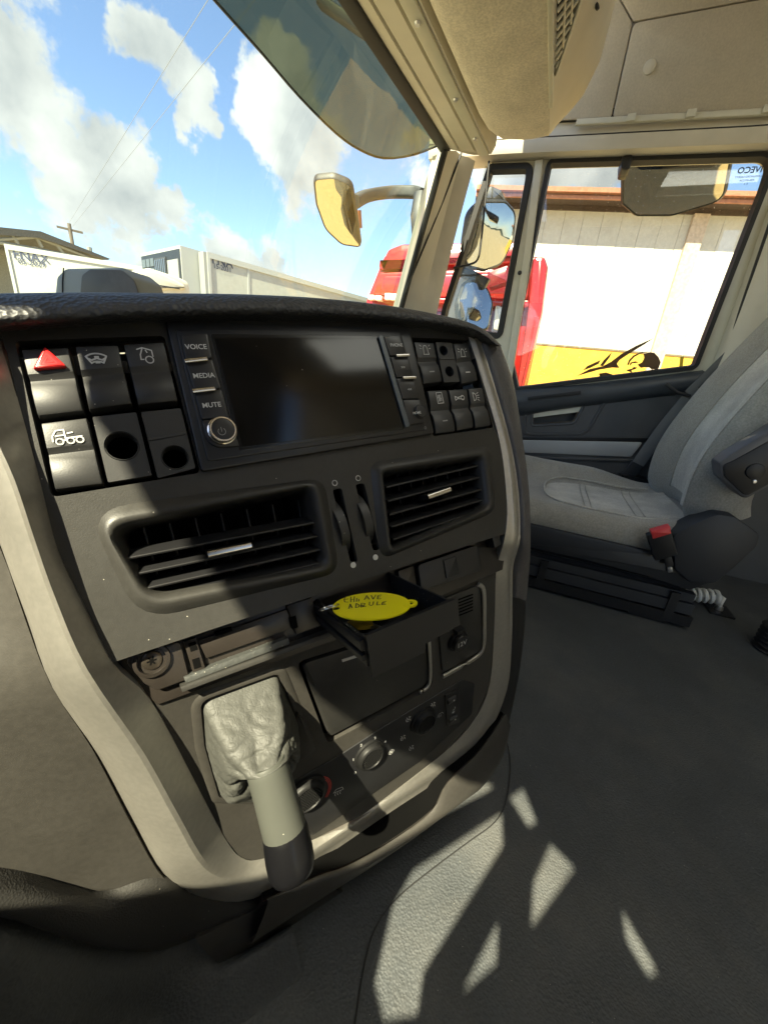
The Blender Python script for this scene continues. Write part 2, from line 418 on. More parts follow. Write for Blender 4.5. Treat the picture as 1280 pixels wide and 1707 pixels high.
def bar(name, m, parent, pts, w, t, wdir=None, rnd=.3):
    """flat bar of width w along wdir and thickness t, following pts"""
    mb = MB(); pts = [Vector(p) for p in pts]; rows = []
    for i, p in enumerate(pts):
        d = (pts[min(i + 1, len(pts) - 1)] - pts[max(i - 1, 0)]).normalized()
        a = Vector(wdir) - d * d.dot(Vector(wdir)); a.normalize(); c = d.cross(a)
        sec = rpoly([(-w / 2, -t / 2), (w / 2, -t / 2), (w / 2, t / 2), (-w / 2, t / 2)], min(w, t) * rnd, 3)
        rows.append([p + a * q.x + c * q.y for q in sec])
    mb.loft(rows, closed=True, cap0=True, cap1=True)
    return mb.build(name, m, parent, True, 40)

# ------------------------------------------------------------------ materials
PL = mat('panel_plastic', (.031, .030, .0275), .42, spec=.38, bump=('noise', 900, .25, .0004), dust=.006, var=.10, mottle=.06)
PLL = mat('lower_panel_plastic', (.043, .040, .035), .52, spec=.35, bump=('noise', 900, .25, .0004), var=.10, mottle=.08)
SW = mat('switch_plastic', (.026, .026, .026), .48, bump=('noise', 1100, .25, .0003), dust=.015, var=.08)
RAD = mat('radio_plastic', (.018, .018, .019), .40, bump=('noise', 1200, .15, .0002))
BLK = mat('black_plastic', (.010, .010, .011), .45, var=.1)
VOID = mat('cavity_shade', (.003, .003, .003), .9, spec=.04)  # near-black colour stands in for shade inside recesses and slots
SCR = mat('screen_glass', (.007, .0065, .006), .16, spec=.35, grime=.03, dust=.01, var=.3)
CHR = mat('satin_chrome', (.62, .60, .56), .22, 1.0)
WHT = mat('white_print', (.55, .55, .53), .6)
GRYP = mat('grey_print', (.30, .30, .29), .6)
REDP = mat('red_print', (.55, .03, .02), .5)
HAZ = mat('hazard_red', (.62, .018, .02), .3, coat=.4)
TRIM = mat('champagne_trim', (.44, .42, .375), .36, .72, bump=('noise', 2200, .25, .0003), dust=.05, var=.08, mottle=.05)
PAD = mat('grained_pad', (.042, .043, .045), .5, bump=('voronoi', 330, .8, .0014), var=.1)
PADG = mat('grained_grey_pad', (.075, .072, .074), .5, bump=('voronoi', 420, .6, .001), var=.08)
SKIRT = mat('grained_skirt', (.028, .027, .025), .62, spec=.3, bump=('voronoi', 700, .4, .0007), dust=.01, var=.1)
FLANK = mat('flank_rubber', (.040, .043, .044), .6, spec=.35, bump=('voronoi', 330, .5, .0012), var=.12, mottle=.08)
SKIRT2 = mat('smooth_skirt', (.026, .024, .021), .5, var=.1, spec=.35)
BAY = mat('bay_brown_plastic', (.020, .0165, .014), .32, var=.25, bump=('noise', 60, .15, .002))
FLOOR = mat('floor_rubber', (.052, .057, .060), .58, bump=('voronoi', 330, .55, .0013), var=.14, grime=.14, dust=.012, mottle=.1)
LEATH = mat('boot_leather', (.060, .061, .055), .56, bump=('crack', 230, .16, .0010), bump2=('noise', 260, .25, .0008), var=.15, spec=.3)
KNOB = mat('knob_black', (.005, .005, .006), .3, spec=.3, bump=('noise', 700, .12, .0003))
SHAFT = mat('shaft_plastic', (.062, .065, .056), .45, bump=('noise', 500, .1, .0003), dust=.02, var=.1)
YEL = mat('yellow_tag', (.88, .78, .01), .38, var=.03)
INK = mat('ink', (.05, .06, .03), .6)
BRASS = mat('key_bow_yellow', (.65, .42, .03), .4)
STEEL = mat('steel', (.55, .55, .55), .3, 1.0)
BEI = mat('beige_plastic', (.61, .57, .475), .55, bump=('noise', 500, .15, .0005), var=.05)
BEIL = mat('pale_beige_metal', (.60, .58, .47), .4, var=.05)
FAB = mat('beige_headlining', (.64, .57, .45), .9, bump=('noise', 420, .8, .0015), var=.12, mottle=.14, sheen=.2)
LIN = mat('roof_lining', (.50, .45, .36), .85, mottle=.06, bump=('noise', 300, .4, .001), var=.06)
RUB = mat('black_rubber', (.014, .014, .014), .6, bump=('noise', 300, .3, .001), var=.2)
DOORP = mat('door_plastic', (.065, .067, .07), .5, bump=('voronoi', 600, .35, .0006), var=.08)
DOORT = mat('door_ledge', (.045, .052, .06), .42, bump=('voronoi', 500, .3, .0006), var=.08)
SILV = mat('grey_door_strip', (.36, .37, .37), .45, .1, var=.04)
SEATF = mat('seat_fabric', (.29, .277, .238), .9, bump=('weave', 420, .35, .0006), bump2=('noise', 16, .4, .012), var=.10, mottle=.14, sheen=.4)
SEATC = mat('seat_suede', (.43, .415, .365), .95, bump=('noise', 120, .5, .0015), bump2=('noise', 22, .45, .012), var=.24, mottle=.14, sheen=.5)
SEATP = mat('seat_plastic', (.022, .024, .028), .5, bump=('noise', 500, .2, .0004), var=.1)
ARM = mat('armrest_plastic', (.085, .085, .09), .42, bump=('noise', 700, .2, .0003))
BELT = mat('belt_webbing', (.15, .155, .155), .7, bump=('weave', 900, .4, .0004), var=.08)
REDB = mat('buckle_red', (.62, .05, .05), .4)
HOSE = mat('white_hose', (.62, .63, .60), .4, var=.1)
MBLK = mat('mirror_housing', (.035, .035, .035), .5, var=.1, grime=.15)
MIR = mirror_mat('mirror_glass', (.55, .56, .55))
MIRY = mirror_mat('warm_mirror_glass', (.62, .55, .40))
WSG = glass('windscreen_glass', (.80, .87, .84))
SDG = glass('side_glass', (.84, .86, .84), dirt=.10)
VIS = glass('smoked_visor', (.26, .29, .20))
def _vis():
    nt = VIS.node_tree; o = [n for n in nt.nodes if n.type == 'OUTPUT_MATERIAL'][0]; src = o.inputs['Surface'].links[0].from_socket
    d = nt.nodes.new('ShaderNodeBsdfDiffuse'); d.inputs[0].default_value = (.14, .145, .105, 1); m = nt.nodes.new('ShaderNodeMixShader'); m.inputs[0].default_value = .45
    nt.links.new(src, m.inputs[1]); nt.links.new(d.outputs[0], m.inputs[2]); nt.links.new(m.outputs[0], o.inputs['Surface'])
_vis()

# ------------------------------------------------------------------ cab shell (the setting)
GZ = -1.45                                   # yard level below the cab floor
CZ = CAM.z
fl = MB().abox(-.62, 1.93, -1.6, 1.0, -.06, 0).build('floor', FLOOR, None, False); tag(fl, 'dark grained rubber cab floor', kind='structure')
seam_pts = [atz(u, v, .0015) for u, v in ((846, 1240), (850, 1270), (849, 1300), (842, 1340), (824, 1372), (780, 1405), (720, 1450), (660, 1500), (625, 1550), (605, 1620), (590, 1720))]
MB().tube(spline(seam_pts, 4), .0009, 5).build('mat_seam', RUB, fl)

def yh(x, y0): return y0 - .104 * (x - .94)
XS = [-.20 + 1.70 * k / 14 for k in range(15)]
HX0, HX1, HY0, HY1 = .12, .82, -1.10, -.40
cl_ = MB()
for (a0, a1, b0, b1) in ((-.6, HX0, -1.6, .30), (HX1, 1.8, -1.6, .30), (HX0, HX1, -1.6, HY0), (HX0, HX1, HY1, .30)): cl_.abox(a0, a1, b0, b1, CZ + 1.25, CZ + 1.30)
ceil = cl_.build('ceiling', LIN, None, False); tag(ceil, 'beige cab roof lining', kind='structure')
fill_m = bpy.data.materials.new('opal_fill'); fill_m.use_nodes = True  # translucent panel added overhead, out of view, to fill the cab with soft light
_n = fill_m.node_tree; _t = _n.nodes.new('ShaderNodeBsdfTranslucent'); _t.inputs[0].default_value = (.80, .82, .84, 1)
_n.links.new(_t.outputs[0], _n.nodes['Material Output'].inputs['Surface'])
hatch = thing('fill_hatch', ((HX0 + HX1) / 2, (HY0 + HY1) / 2, CZ + 1.30), 'added opal ceiling panel, out of view, giving soft fill light', 'fill hatch')
hr_ = []
for k, z in ((0, 1.30), (.02, 1.335), (.10, 1.35)):
    hr_.append([Vector((x, y, CZ + z)) for x, y in rpoly([(HX0 - .01 + k, HY0 - .01 + k), (HX1 + .01 - k, HY0 - .01 + k), (HX1 + .01 - k, HY1 + .01 - k), (HX0 - .01 + k, HY1 + .01 - k)], .06, 4)])
MB().loft(hr_, closed=True, cap1=True).build('fill_pane', fill_m, hatch, True, 60)
MB().loft([[Vector((x, y, CZ + z)) for x, y in ((HX0, HY0), (HX1, HY0), (HX1, HY1), (HX0, HY1))] for z in (1.245, 1.30)], closed=True).build('fill_frame', BEI, hatch, False)
# header rails over the windscreen: strips with grooves between them
hd = MB()
rows = []
for (y0, z0) in ((.535, .70), (.512, .662), (.478, .655), (.474, .662), (.470, .655), (.425, .648), (.420, .656), (.415, .646), (.372, .64), (.362, .66), (.362, .80), (.535, .80)):
    rows.append([Vector((x, yh(x, y0), CZ + z0)) for x in XS])
hd.loft(rows + [rows[0]])
header = hd.build('header_beam', BEI, None, True, 30); tag(header, 'beige moulded header above the windscreen', kind='structure')
bar('header_strip', BEIL, header, [Vector((x, yh(x, .394), CZ + .640)) for x in XS], .030, .006, (0, 1, 0))
for x in (.98, 1.22, 1.40):
    c = Vector((x, yh(x, .394), CZ + .6365))
    MB().tube([c, c + Vector((0, 0, -.004))], [.007, .005], 10).build('screw', STEEL, header)

# windscreen
def wtop(x): return Vector((min(x, 1.505) if x > 1.4 else x, yh(x, .530), CZ + .675))
def wbot(x): return Vector((x, .80 - .09 * x, CZ - .03))
rows = []
for k in range(9):
    f = k / 8; r = []
    for j in range(19):
        xt = -.6 + 2.11 * j / 18; xb = -.6 + 2.27 * j / 18
        p = wtop(xt).lerp(wbot(xb), f); p.y += .035 * math.sin(math.pi * f)
        r.append(p)
    rows.append(r)
ws = MB().loft(rows).build('windscreen', WSG, None, True, 80); tag(ws, 'large clear curved windscreen', kind='structure')
# outer cab front and passenger dash so the shell is closed below the glass
MB().abox(-.62, 1.75, .84, .90, -.06, CZ - .03).build('bulkhead_wall', BLK, None, False)['kind'] = 'structure'
pd = MB()
rows = []
for x in (.50, .62, 1.0, 1.4, 1.72):
    rows.append([Vector((x, .80, CZ - .04)), Vector((x, .55, CZ + .0)), Vector((x, .42, CZ - .01)), Vector((x, .36, CZ - .06)), Vector((x, .36, CZ - .22)), Vector((x, .42, CZ - .34)), Vector((x, .78, CZ - .42))])
pd.loft(rows); pdash = pd.build('passenger_dashboard', PAD, None, True, 60)
tag(pdash, 'low black dashboard in front of the passenger seat', kind='structure')

rows = []
for x in (-.44, -.2, .0, .12, .20):
    rows.append([Vector((x, .83, CZ - .06)), Vector((x, .62, CZ - .02)), Vector((x, .47, CZ - .03)), Vector((x, .42, CZ - .08)), Vector((x, .43, CZ - .22)), Vector((x, .50, CZ - .34)), Vector((x, .82, CZ - .42))])
tag(MB().loft(rows).build('driver_dashboard', PAD, None, True, 60), 'black dashboard in front of the driver', kind='structure')
# A-pillar on the passenger side
Lp = [atx(742, 250, 1.50), atx(728, 300, 1.52), atx(700, 400, 1.57), atx(672, 502, 1.62), atx(650, 580, 1.66)]
Rp = [atx(792, 268, 1.80), atx(780, 312, 1.80), atx(757, 400, 1.80), atx(730, 512, 1.80), atx(712, 590, 1.80)]
Mp = [atx(768, 258, 1.70), atx(756, 306, 1.71), atx(731, 400, 1.72), atx(704, 508, 1.72), atx(684, 586, 1.73)]
rows = [[p + Vector((.03, .05, 0)) for p in Lp], Lp, [a.lerp(b, .5) + Vector((-.012, -.012, 0)) for a, b in zip(Lp, Mp)], Mp, [a.lerp(b, .5) + Vector((-.004, -.004, 0)) for a, b in zip(Mp, Rp)], Rp, [p + Vector((.05, .02, 0)) for p in Rp]]
pil = MB().loft([spline(r, 3) for r in rows]).build('windscreen_pillar', BEI, None, True, 30)
tag(pil, 'beige windscreen pillar on passenger side', kind='structure')
MB().tube(spline([p + Vector((-.002, .0, 0)) for p in Lp], 4), .011, 8).build('rubber_gasket', RUB, pil)
bar('crossing_gasket', RUB, pil, [Vector((x, yh(x, .522), CZ + .664)) for x in XS[3:]] + [Lp[0] + Vector((-.004, 0, .004))], .036, .016, (0, 1, 0))
cab_pts = [atx(773, 243, 1.66), atx(760, 278, 1.645), atx(738, 335, 1.62), atx(705, 415, 1.60), atx(672, 495, 1.585)]
MB().tube(spline(cab_pts, 4), .0035, 6).build('cable', RUB, pil)
MB().tube([atx(770, 243, 1.63), atx(775, 246, 1.63)], .011, 8).build('cable_clip', RUB, pil)
# collar where pillar meets the header
col = [(758, 205), (805, 205), (828, 238), (797, 262), (790, 292), (768, 250), (742, 252)]
sheet('pillar_collar', BEI, pil, [[atx(742, 200, 1.5), atx(785, 198, 1.56), atx(815, 208, 1.62)], [atx(748, 240, 1.49), atx(785, 236, 1.58), atx(822, 242, 1.66)], [atx(765, 252, 1.56), atx(790, 258, 1.64), atx(815, 256, 1.7)]], .02, Vector((.6, .6, .4)), 2, 2)

# door aperture rail and roof side
rail = MB()
def zr(y): return 0
dtop = [(.62, .845), (.30, .84), (-.4, .815), (-1.3, .80)]
rows = []
for (dx, dz) in ((.10, -.075), (.0, -.075), (-.012, -.05), (-.010, -.02), (.0, .0), (.05, .012), (.12, .012)):
    rows.append([Vector((1.80 + dx, y, CZ + z + dz)) for y, z in dtop])
rl = rail.loft(rows).build('door_header', BEI, None, True, 30); tag(rl, 'beige rail above the passenger door', kind='structure')
bar('rail_groove', RUB, rl, [Vector((1.79, y, CZ + z - .037)) for y, z in dtop], .004, .004, (0, 0, 1))
bar('roof_gap_seal', RUB, rl, [Vector((1.80, y, CZ + z + .012)) for y, z in dtop], .05, .026, (1, 0, 0))
# slanted roof-side panel with seams, cap and clip rail
sp = Plane((1.77, 0, CZ + .83), (0, -1, 0), (.12, 0, -.35))
side = thing('roof_side_panel', (1.77, -.2, CZ + .83), 'flat beige roof side panel above the passenger door', 'panel'); side['kind'] = 'structure'; del side['category']
plate('panel', LIN, side, sp, [(1020.5, 196), (1420, 174), (1420, -30), (1056, 37)], -.02, .0, r=.015, b=.003)
plate('panel', LIN, side, sp, [(930, 200), (1018.5, 196), (1054, 37), (1010, -42), (900, -42)], -.02, -.001, r=.01, b=.004)
plate('panel', LIN, side, sp, [(1012, -43), (1056, 35), (1420, -32), (1420, -260), (1000, -260)], -.02, -.001, r=.01, b=.004)
disc('trim_button', BEI, side, sp, 1083, 110, .017, -.001, .006, .004)
MB().abox(1.79, 1.82, -1.3, .3, CZ + .80, CZ + 1.3).build('backing', BEI, side, False)
bar('clip_rail', BEIL, side, [sp.px(u, v, .008) for u, v in ((960, 204), (1100, 196), (1280, 186), (1420, 178))], .017, .012, (0, 0, 1))
for u, v in ((1052, 195), (1152, 188), (1280, 180)):
    c = sp.px(u, v, .018); MB().box(c, (.004, 0, 0), (0, .012, 0), (0, 0, .009)).build('clip', BEIL, side)
# B-pillar trim behind the door
bp = [[atx(1292, 330, 1.83), atx(1225, 520, 1.83), atx(1180, 640, 1.83)], [atx(1330, 330, 1.78), atx(1262, 520, 1.78), atx(1215, 640, 1.78)], [atx(1500, 330, 1.76), atx(1440, 520, 1.76), atx(1400, 660, 1.76)]]
bpl = sheet('rear_pillar', BEI, None, bp, .03, Vector((1, 0, 0)), 3, 3); tag(bpl, 'beige trim of the pillar behind the door', kind='structure')
bar('pillar_seal', RUB, bpl, [atx(1302, 330, 1.815), atx(1240, 510, 1.815), atx(1196, 640, 1.815)], .022, .014, (0, 1, 0))
MB().abox(1.88, 1.93, -1.6, -.62, 0, CZ + 1.3).build('rear_side_wall', DOORP, None, False)['kind'] = 'structure'

MB().abox(-.6, 1.93, -1.66, -1.60, 0, CZ + 1.3).build('rear_wall', LIN, None, False)['kind'] = 'structure'
# ------------------------------------------------------------------ driver's side, outside the frame: door, and an added unseen sheet with holes that shapes the sunlight
XD = -.45
def dd(y, z): return Vector((XD, y, CZ + z))
dz = thing('driver_door', (XD, 0, 0), 'dark driver door beside the camera with its window', 'door')
MB().abox(XD - .06, XD - .01, -1.0, .75, 0, CZ + .10).build('door_panel', DOORP, dz, False)
MB().abox(XD - .06, XD - .01, -1.0, .75, CZ + .90, CZ + 1.3).build('top_frame', DOORP, dz, False)
mask_outer = [(-1.0, -.02), (.75, -.02), (.75, 1.0), (-1.0, 1.0)]
sun_holes = [[(.62, .60), (.40, .645), (.385, .71), (.362, .755), (.352, .73), (.342, .703), (.330, .69), (.308, .652), (.252, .602), (.205, .533), (.15, .50), (.06, .488), (.02, .495), (.03, .475), (.10, .372), (.15, .295), (.30, .21), (.62, .21)],  # holes traced back along the sun to the wanted light patches
             [(0, .445), (-.011, .386), (.049, .171), (.043, .13), (.074, .107), (.096, .132), (.108, .221), (.099, .281)],
             [(-.008, .482), (-.026, .517), (-.055, .458), (-.043, .441)], [(-.064, .289), (-.061, .353), (-.079, .430), (-.115, .408)],
             [(.003, .173), (-.023, .274), (-.029, .224)], [(-.177, .377), (-.213, .319), (-.202, .304), (-.18, .334)]]
def sun_mask():
    loops = [mask_outer] + sun_holes
    tri = geometry.tessellate_polygon([[Vector((a, b, 0)) for a, b in lp] for lp in loops])
    flat = [p for lp in loops for p in lp]; mb = MB()
    mb.add([dd(*p) for p in flat], [tuple(t) for t in tri])
    mb.add([dd(*p) + Vector((-.003, 0, 0)) for p in flat], [tuple(t)[::-1] for t in tri])
    return mb.build('sun_mask_sheet', mat('mask_cloth', (.16, .15, .13), .9), None, False)
MB().abox(XD - .08, XD - .02, .70, .86, -.06, CZ + 1.3).build('driver_pillar', BEI, None, False)['kind'] = 'structure'

# ------------------------------------------------------------------ centre console
con = thing('center_console', (.33, .16, 0), 'black driver-angled dashboard console with champagne surround, radio and air vents', 'dashboard')
def sub(o): return o
# main upper fascia with openings
fas_px = [(-2, 552), (12, 590), (76, 858), (96, 917), (187, 1105), (360, 1047), (535, 990), (690, 938), (841, 890), (846, 838), (835, 740), (824, 713), (783, 561), (690, 545), (560, 535), (270, 535), (140, 542)]
v1_in = [(183, 884), (513, 814), (541, 941), (252, 995)]; v1_out = [(142, 850), (540, 796), (566, 955), (232, 1036)]
v2_in = [(637, 789), (798, 763), (808, 845), (651, 914)]; v2_out = [(616, 771), (817, 741), (826, 853), (634, 934)]
def rp(pl, px, r, h=0, seg=6): return rpoly(px2(pl, px, h), r, seg)
v1m = rp(A, [(163, 868), (526, 804), (552, 949), (242, 1014)], [.014, .012, .012, .022])
v2m = rp(A, [(627, 781), (807, 753), (817, 849), (643, 923)], [.010, .010, .014, .008])
slot1 = rp(A, [(554, 816), (569, 813), (597, 938), (584, 936)], .003)
slot2 = rp(A, [(592, 807), (607, 805), (633, 917), (622, 918)], .003)
bankL = rp(A, [(24, 568), (274, 559), (334, 788), (86, 829)], .004)
bankR = rp(A, [(684, 562), (784, 566), (822, 713), (722, 727)], .003)
plate_holes('fascia', PL, con, A, px2(A, fas_px), [v1m, v2m, slot1, slot2, bankL, bankR], -.006, 0)
plate2('cavity', VOID, con, A, rp(A, [(20, 560), (835, 560), (835, 880), (200, 1090), (100, 900)], .01), -.075, -.07, 0)
# ---- switches
def switch(name, px, mt, holes=(), label=None, lean=.0):
    p = px2(A, px, .003); mb = MB()
    prof = [(0, .0), (.02, .0022), (.06, .0030), (.38, .0026), (.43, .0012), (.47, .0004), (.52, .0010), (.60, .0034), (.80, .0044), (.95, .0036), (.985, .0026), (1, .0)]
    rows = [[A.at(p[0].lerp(p[1], f), -.012) for f in (0, .02, .05, .95, .98, 1)]]
    for t, h in prof:
        l, r = p[0].lerp(p[3], t), p[1].lerp(p[2], t)
        rows.append([A.at(l.lerp(r, f), h * (0.55 if f in (0, 1) else (.9 if f in (.02, .98) else 1)) - (.003 if f in (0, 1) else 0)) for f in (0, .02, .05, .95, .98, 1)])
    rows.append([A.at(p[3].lerp(p[2], f), -.012) for f in (0, .02, .05, .95, .98, 1)])
    mb.loft(rows)
    n = len(rows)
    for j in (0, 5): mb.f.append(tuple(i * 6 + j for i in range(n)))
    o = mb.build(name, mt, con, True, 28)
    if label: o['label'] = label
    return o
s1 = switch('switch', [(34, 580), (113, 577), (139, 685), (62, 694)], SW, label='hazard light switch with red triangle')
s2 = switch('switch', [(124, 575), (196, 573), (220, 673), (148, 683)], SW)
s3 = switch('switch', [(205, 572), (273, 568), (297, 668), (230, 675)], SW)
s4 = switch('switch', [(67, 704), (144, 695), (172, 807), (91, 817)], SW)
def blank(px, holes):
    return None
def blank_switch(px, holes):
    p2 = rpoly(px2(A, px, .002), .001, 2); hs = [circ(A.to2(u, v, .002), r, n=24) for u, v, r in holes]
    o = plate_holes('blank_switch', SW, con, A, p2, hs, -.012, .002)
    for (u, v, r), h in zip(holes, hs):
        ring('hole_rim', SW, o, A, [([Vector(q) for q in circ(A.to2(u, v, .002), r * 1.12, n=24)], .0019), (circ(A.to2(u, v, .002), r * 1.06, n=24), .0027), (circ(A.to2(u, v, .002), r * .98, n=24), .0012)])
    # moulded step across the middle
    l, r = A.to2(*px[0], .002).lerp(A.to2(*px[3], .002), .42), A.to2(*px[1], .002).lerp(A.to2(*px[2], .002), .42)
    if len(holes) == 1 and holes[0][0] == 203: return o
    bar('ridge', SW, o, [A.at(l.lerp(r, .02), .002), A.at(l.lerp(r, .98), .002)], .002, .0016, A.D)
    return o
BS = blank_switch([(154, 695), (227, 687), (253, 792), (180, 804)], [(203, 743, .0098)])
blank_switch([(235, 687), (301, 680), (326, 780), (263, 797)], [(292, 762, .0086)])
r1 = switch('switch', [(690, 568), (723, 570), (737, 636), (706, 640)], SW)
blank_switch([(726, 570), (753, 571), (766, 636), (740, 637)], [(739, 584, .0052), (749, 619, .0056)])
r3 = switch('switch', [(756, 571), (780, 570), (796, 634), (769, 640)], SW)
r4 = switch('switch', [(713, 650), (745, 649), (759, 719), (726, 723)], SW)
r5 = switch('switch', [(748, 649), (778, 647), (789, 713), (762, 718)], SW)
r6 = switch('switch', [(781, 647), (804, 645), (818, 709), (792, 714)], SW)
# hazard triangle: raised red lens with inner print
tri2 = rpoly(px2(A, [(75, 578), (54, 617), (113, 612)], .004), .0012, 3)
hz = plate2('hazard_triangle', HAZ, s1, A, tri2, .0022, .0058, .0015, 3)
for k, f in ((.55, .0059), (.28, .0060)):
    c = (Vector(tri2[0]) + Vector(tri2[5]) + Vector(tri2[10])) / 3
    q = [c.lerp(A.to2(u, v, .004), k) for u, v in ((75, 581), (58, 615), (108, 611), (75, 581))]
    mb = MB()
    for a, b in zip(q[:-1], q[1:]):
        d = (b - a).normalized(); w = Vector((-d.y, d.x)) * .00025
        mb.add([A.at(a - w, f), A.at(a + w, f), A.at(b + w, f), A.at(b - w, f)], [(0, 1, 2, 3)])
    mb.build('triangle_line', mat('hazard_line', (.30, .01, .012), .4), s1, False)
HS = .0034
strokes('symbol', WHT, s2, A, 161, 597, .0062, [arc(0, 1.0, 1.55, 232, 308), [(-.95, -.22), (-.55, .55)], [(.95, -.22), (.55, .55)], arc(0, 1.3, .95, 234, 306), [(-.72, .05), (-.5, .2), (0, .0), (.5, .2), (.72, .05)]], HS, .0011)
strokes('symbol', WHT, s2, A, 161, 595, .0014, [[(-.6, 0), (.6, 0)], [(-.6, 2.6), (.6, 2.6)]], HS, .0016)
strokes('symbol', WHT, s3, A, 243, 592, .006, [[(-.8, -.75), (-.2, -.95), (.75, -.6), (.75, .15)], [(-.2, -.9), (-.55, -.1), (-.6, .5), (-.3, .5)], arc(.3, .55, .42, 0, 360, 16), [(.1, -.65), (.2, -.35)]], HS, .0008)
strokes('symbol', WHT, s4, A, 111, 727, .0078, [[(-1, .35), (-.95, -.1), (-.65, -.55), (-.1, -.6), (-.1, .3), (-.25, .35)], arc(-.55, .4, .25, 0, 360, 14), arc(.2, .4, .25, 0, 360, 14), arc(.85, .4, .25, 0, 360, 14), [(-.1, .15), (1.05, .1)], [(-.75, -.1), (-.2, -.12)], [(.1, -.25), (.45, -.3)]], HS, .0008)
beacon = [[(-.55, .8), (-.45, .6), (-.4, -.2), (-.2, -.6), (.2, -.6), (.4, -.2), (.45, .6), (.55, .8), (-.55, .8)], [(-.75, -.5), (-1, -.7)], [(-.75, -.1), (-1.05, -.15)], [(.75, -.5), (1, -.7)], [(.75, -.1), (1.05, -.15)]]
strokes('symbol', WHT, r1, A, 709, 582, .0068, beacon, HS, .0007)
strokes('symbol', WHT, r3, A, 771, 587, .0062, beacon, HS, .0007)
strokes('symbol', WHT, r4, A, 733, 663, .0065, [[(-.6, -.9), (.6, -.9), (.6, .9), (-.6, .9), (-.6, -.9)], [(-.25, -.5), (-.35, -.1), (-.2, .2), (-.3, .55)], [(0, -.5), (-.1, -.1), (.05, .2), (-.05, .55)], [(.25, -.5), (.15, -.1), (.3, .2), (.2, .55)]], HS, .0008)
strokes('symbol', WHT, r5, A, 766, 663, .0065, [[(-1, -.35), (-1, .35)], [(-.95, -.3), (-.2, 0), (-.95, .3)], [(-.4, -.1), (.9, -.3)], [(-.4, .1), (.9, .3)], arc(.7, 0, .4, 0, 360, 12)], HS, .0008)
strokes('symbol', WHT, r6, A, 791, 661, .0065, [arc(-.3, 0, .7, -90, 90, 10), [(-.3, -.7), (-.3, .7)], [(.6, -.5), (1.0, -.7)], [(.65, -.15), (1.1, -.2)], [(.65, .2), (1.1, .25)], [(.6, .5), (1.0, .75)]], HS, .0009)
for s_, u, v in ((r1, 720, 619), (r3, 780, 620), (r4, 742, 701)):
    strokes('indicator', WHT if s_ is r3 else GRYP, s_, A, u, v, .003, [[(-1, 0), (1, 0)]], .0046, .0013)

# ---- radio
rad = plate('radio', RAD, con, A, [(276, 535), (683, 545), (724, 722), (336, 786)], -.006, .005, r=.003, b=.0015)
plate('radio_face', RAD, rad, A, [(292, 548), (668, 552), (712, 716), (346, 769)], .004, .0062, r=.003, b=.001)
plate('screen', SCR, rad, A, [(357, 562), (634, 563), (669, 711), (404, 746)], .005, .0068, r=.001, b=.0003)
plate('screen_surround', mat('screen_surround', (.012, .012, .012), .25), rad, A, [(351, 556), (638, 559), (674, 715), (399, 752)], .005, .0065, r=.002, b=.0004)
cols = [((301, 557), (346, 554)), ((309, 601), (354, 598)), ((323, 651), (369, 648)), ((336, 700), (383, 697)), ((348, 748), (400, 745))]
for i in range(4):
    (a, b), (c, d) = cols[i], cols[i + 1]
    q = [A.to2(*a, .008), A.to2(*b, .008), A.to2(*d, .008), A.to2(*c, .008)]
    g = .0005 / max(1e-6, (q[3] - q[0]).length)
    q = [q[0].lerp(q[3], g), q[1].lerp(q[2], g), q[2].lerp(q[1], g), q[3].lerp(q[0], g)]
    rr = [.004 if i == 0 else .0017, .0017, .0017, .0017 if i < 3 else .012]
    plate2('button', RAD, rad, A, rpoly(q, rr, 4), .005, .0085, .0012)
colr = [((638, 559), (667, 557)), ((650, 594), (679, 592)), ((660, 630), (690, 629)), ((671, 666), (700, 665)), ((681, 710), (711, 704))]
for i in range(4):
    (a, b), (c, d) = colr[i], colr[i + 1]
    q = [A.to2(*a, .008), A.to2(*b, .008), A.to2(*d, .008), A.to2(*c, .008)]
    g = .0005 / max(1e-6, (q[3] - q[0]).length)
    q = [q[0].lerp(q[3], g), q[1].lerp(q[2], g), q[2].lerp(q[1], g), q[3].lerp(q[0], g)]
    plate2('button', RAD, rad, A, rpoly(q, [.0017, .003 if i == 0 else .0017, .0017 if i < 3 else .006, .0017], 4), .005, .0085, .0012)
edge = [(634, 560), (679, 711)]
bar('edge_strip', mat('edge_highlight', (.10, .115, .125), .3), rad, [A.px(u, v, .008) for u, v in edge], .0055, .002, A.U)  # bevel highlight painted as a blue-grey strip
for a, b in (((308, 602), (345, 598)), ((321, 652), (358, 648)), ((660, 593), (681, 592)), ((671, 630), (692, 629))):
    bar('chrome_tab', CHR, rad, [A.px(*a, .0105), A.px(*b, .0105)], .0034, .003, A.D, .4)
for body, u, v, hh in (('VOICE', 327, 578, .0037), ('MEDIA', 340, 626, .0037), ('MUTE', 353, 675, .0037), ('PHONE', 661, 575, .0032), ('>>', 672, 612, .003), ('<<', 683, 649, .003)):
    text('lettering', body, WHT, rad, A, u, v, hh, .0086, bold=.012)
def knob(parent, pl, u, v, r, h, ringm, capm, name='knob'):
    c = pl.to2(u, v, h); mb = MB()
    prof = [(1.12, .0), (1.08, h * .35), (1.0, h * .4), (1.0, h * .9), (.95, h), (.84, h), (.80, h * .93)]
    mb.loft([[pl.at(p, .008 + hh) for p in circ(c, r * f, n=32)] for f, hh in prof], closed=True, cap1=False)
    o = mb.build(name, ringm, parent, True, 30)
    mb2 = MB(); mb2.loft([[pl.at(p, .008 + hh) for p in circ(c, r * f, n=32)] for f, hh in ((.81, h * .8), (.80, h * .96), (.74, h * .99), (.4, h * .97))], closed=True, cap1=True)
    return o, mb2, c
o, mb2, c = knob(rad, A, 370, 719, .0100, .008, CHR, RAD, 'volume_knob'); mb2.build('knob_cap', RAD, rad)
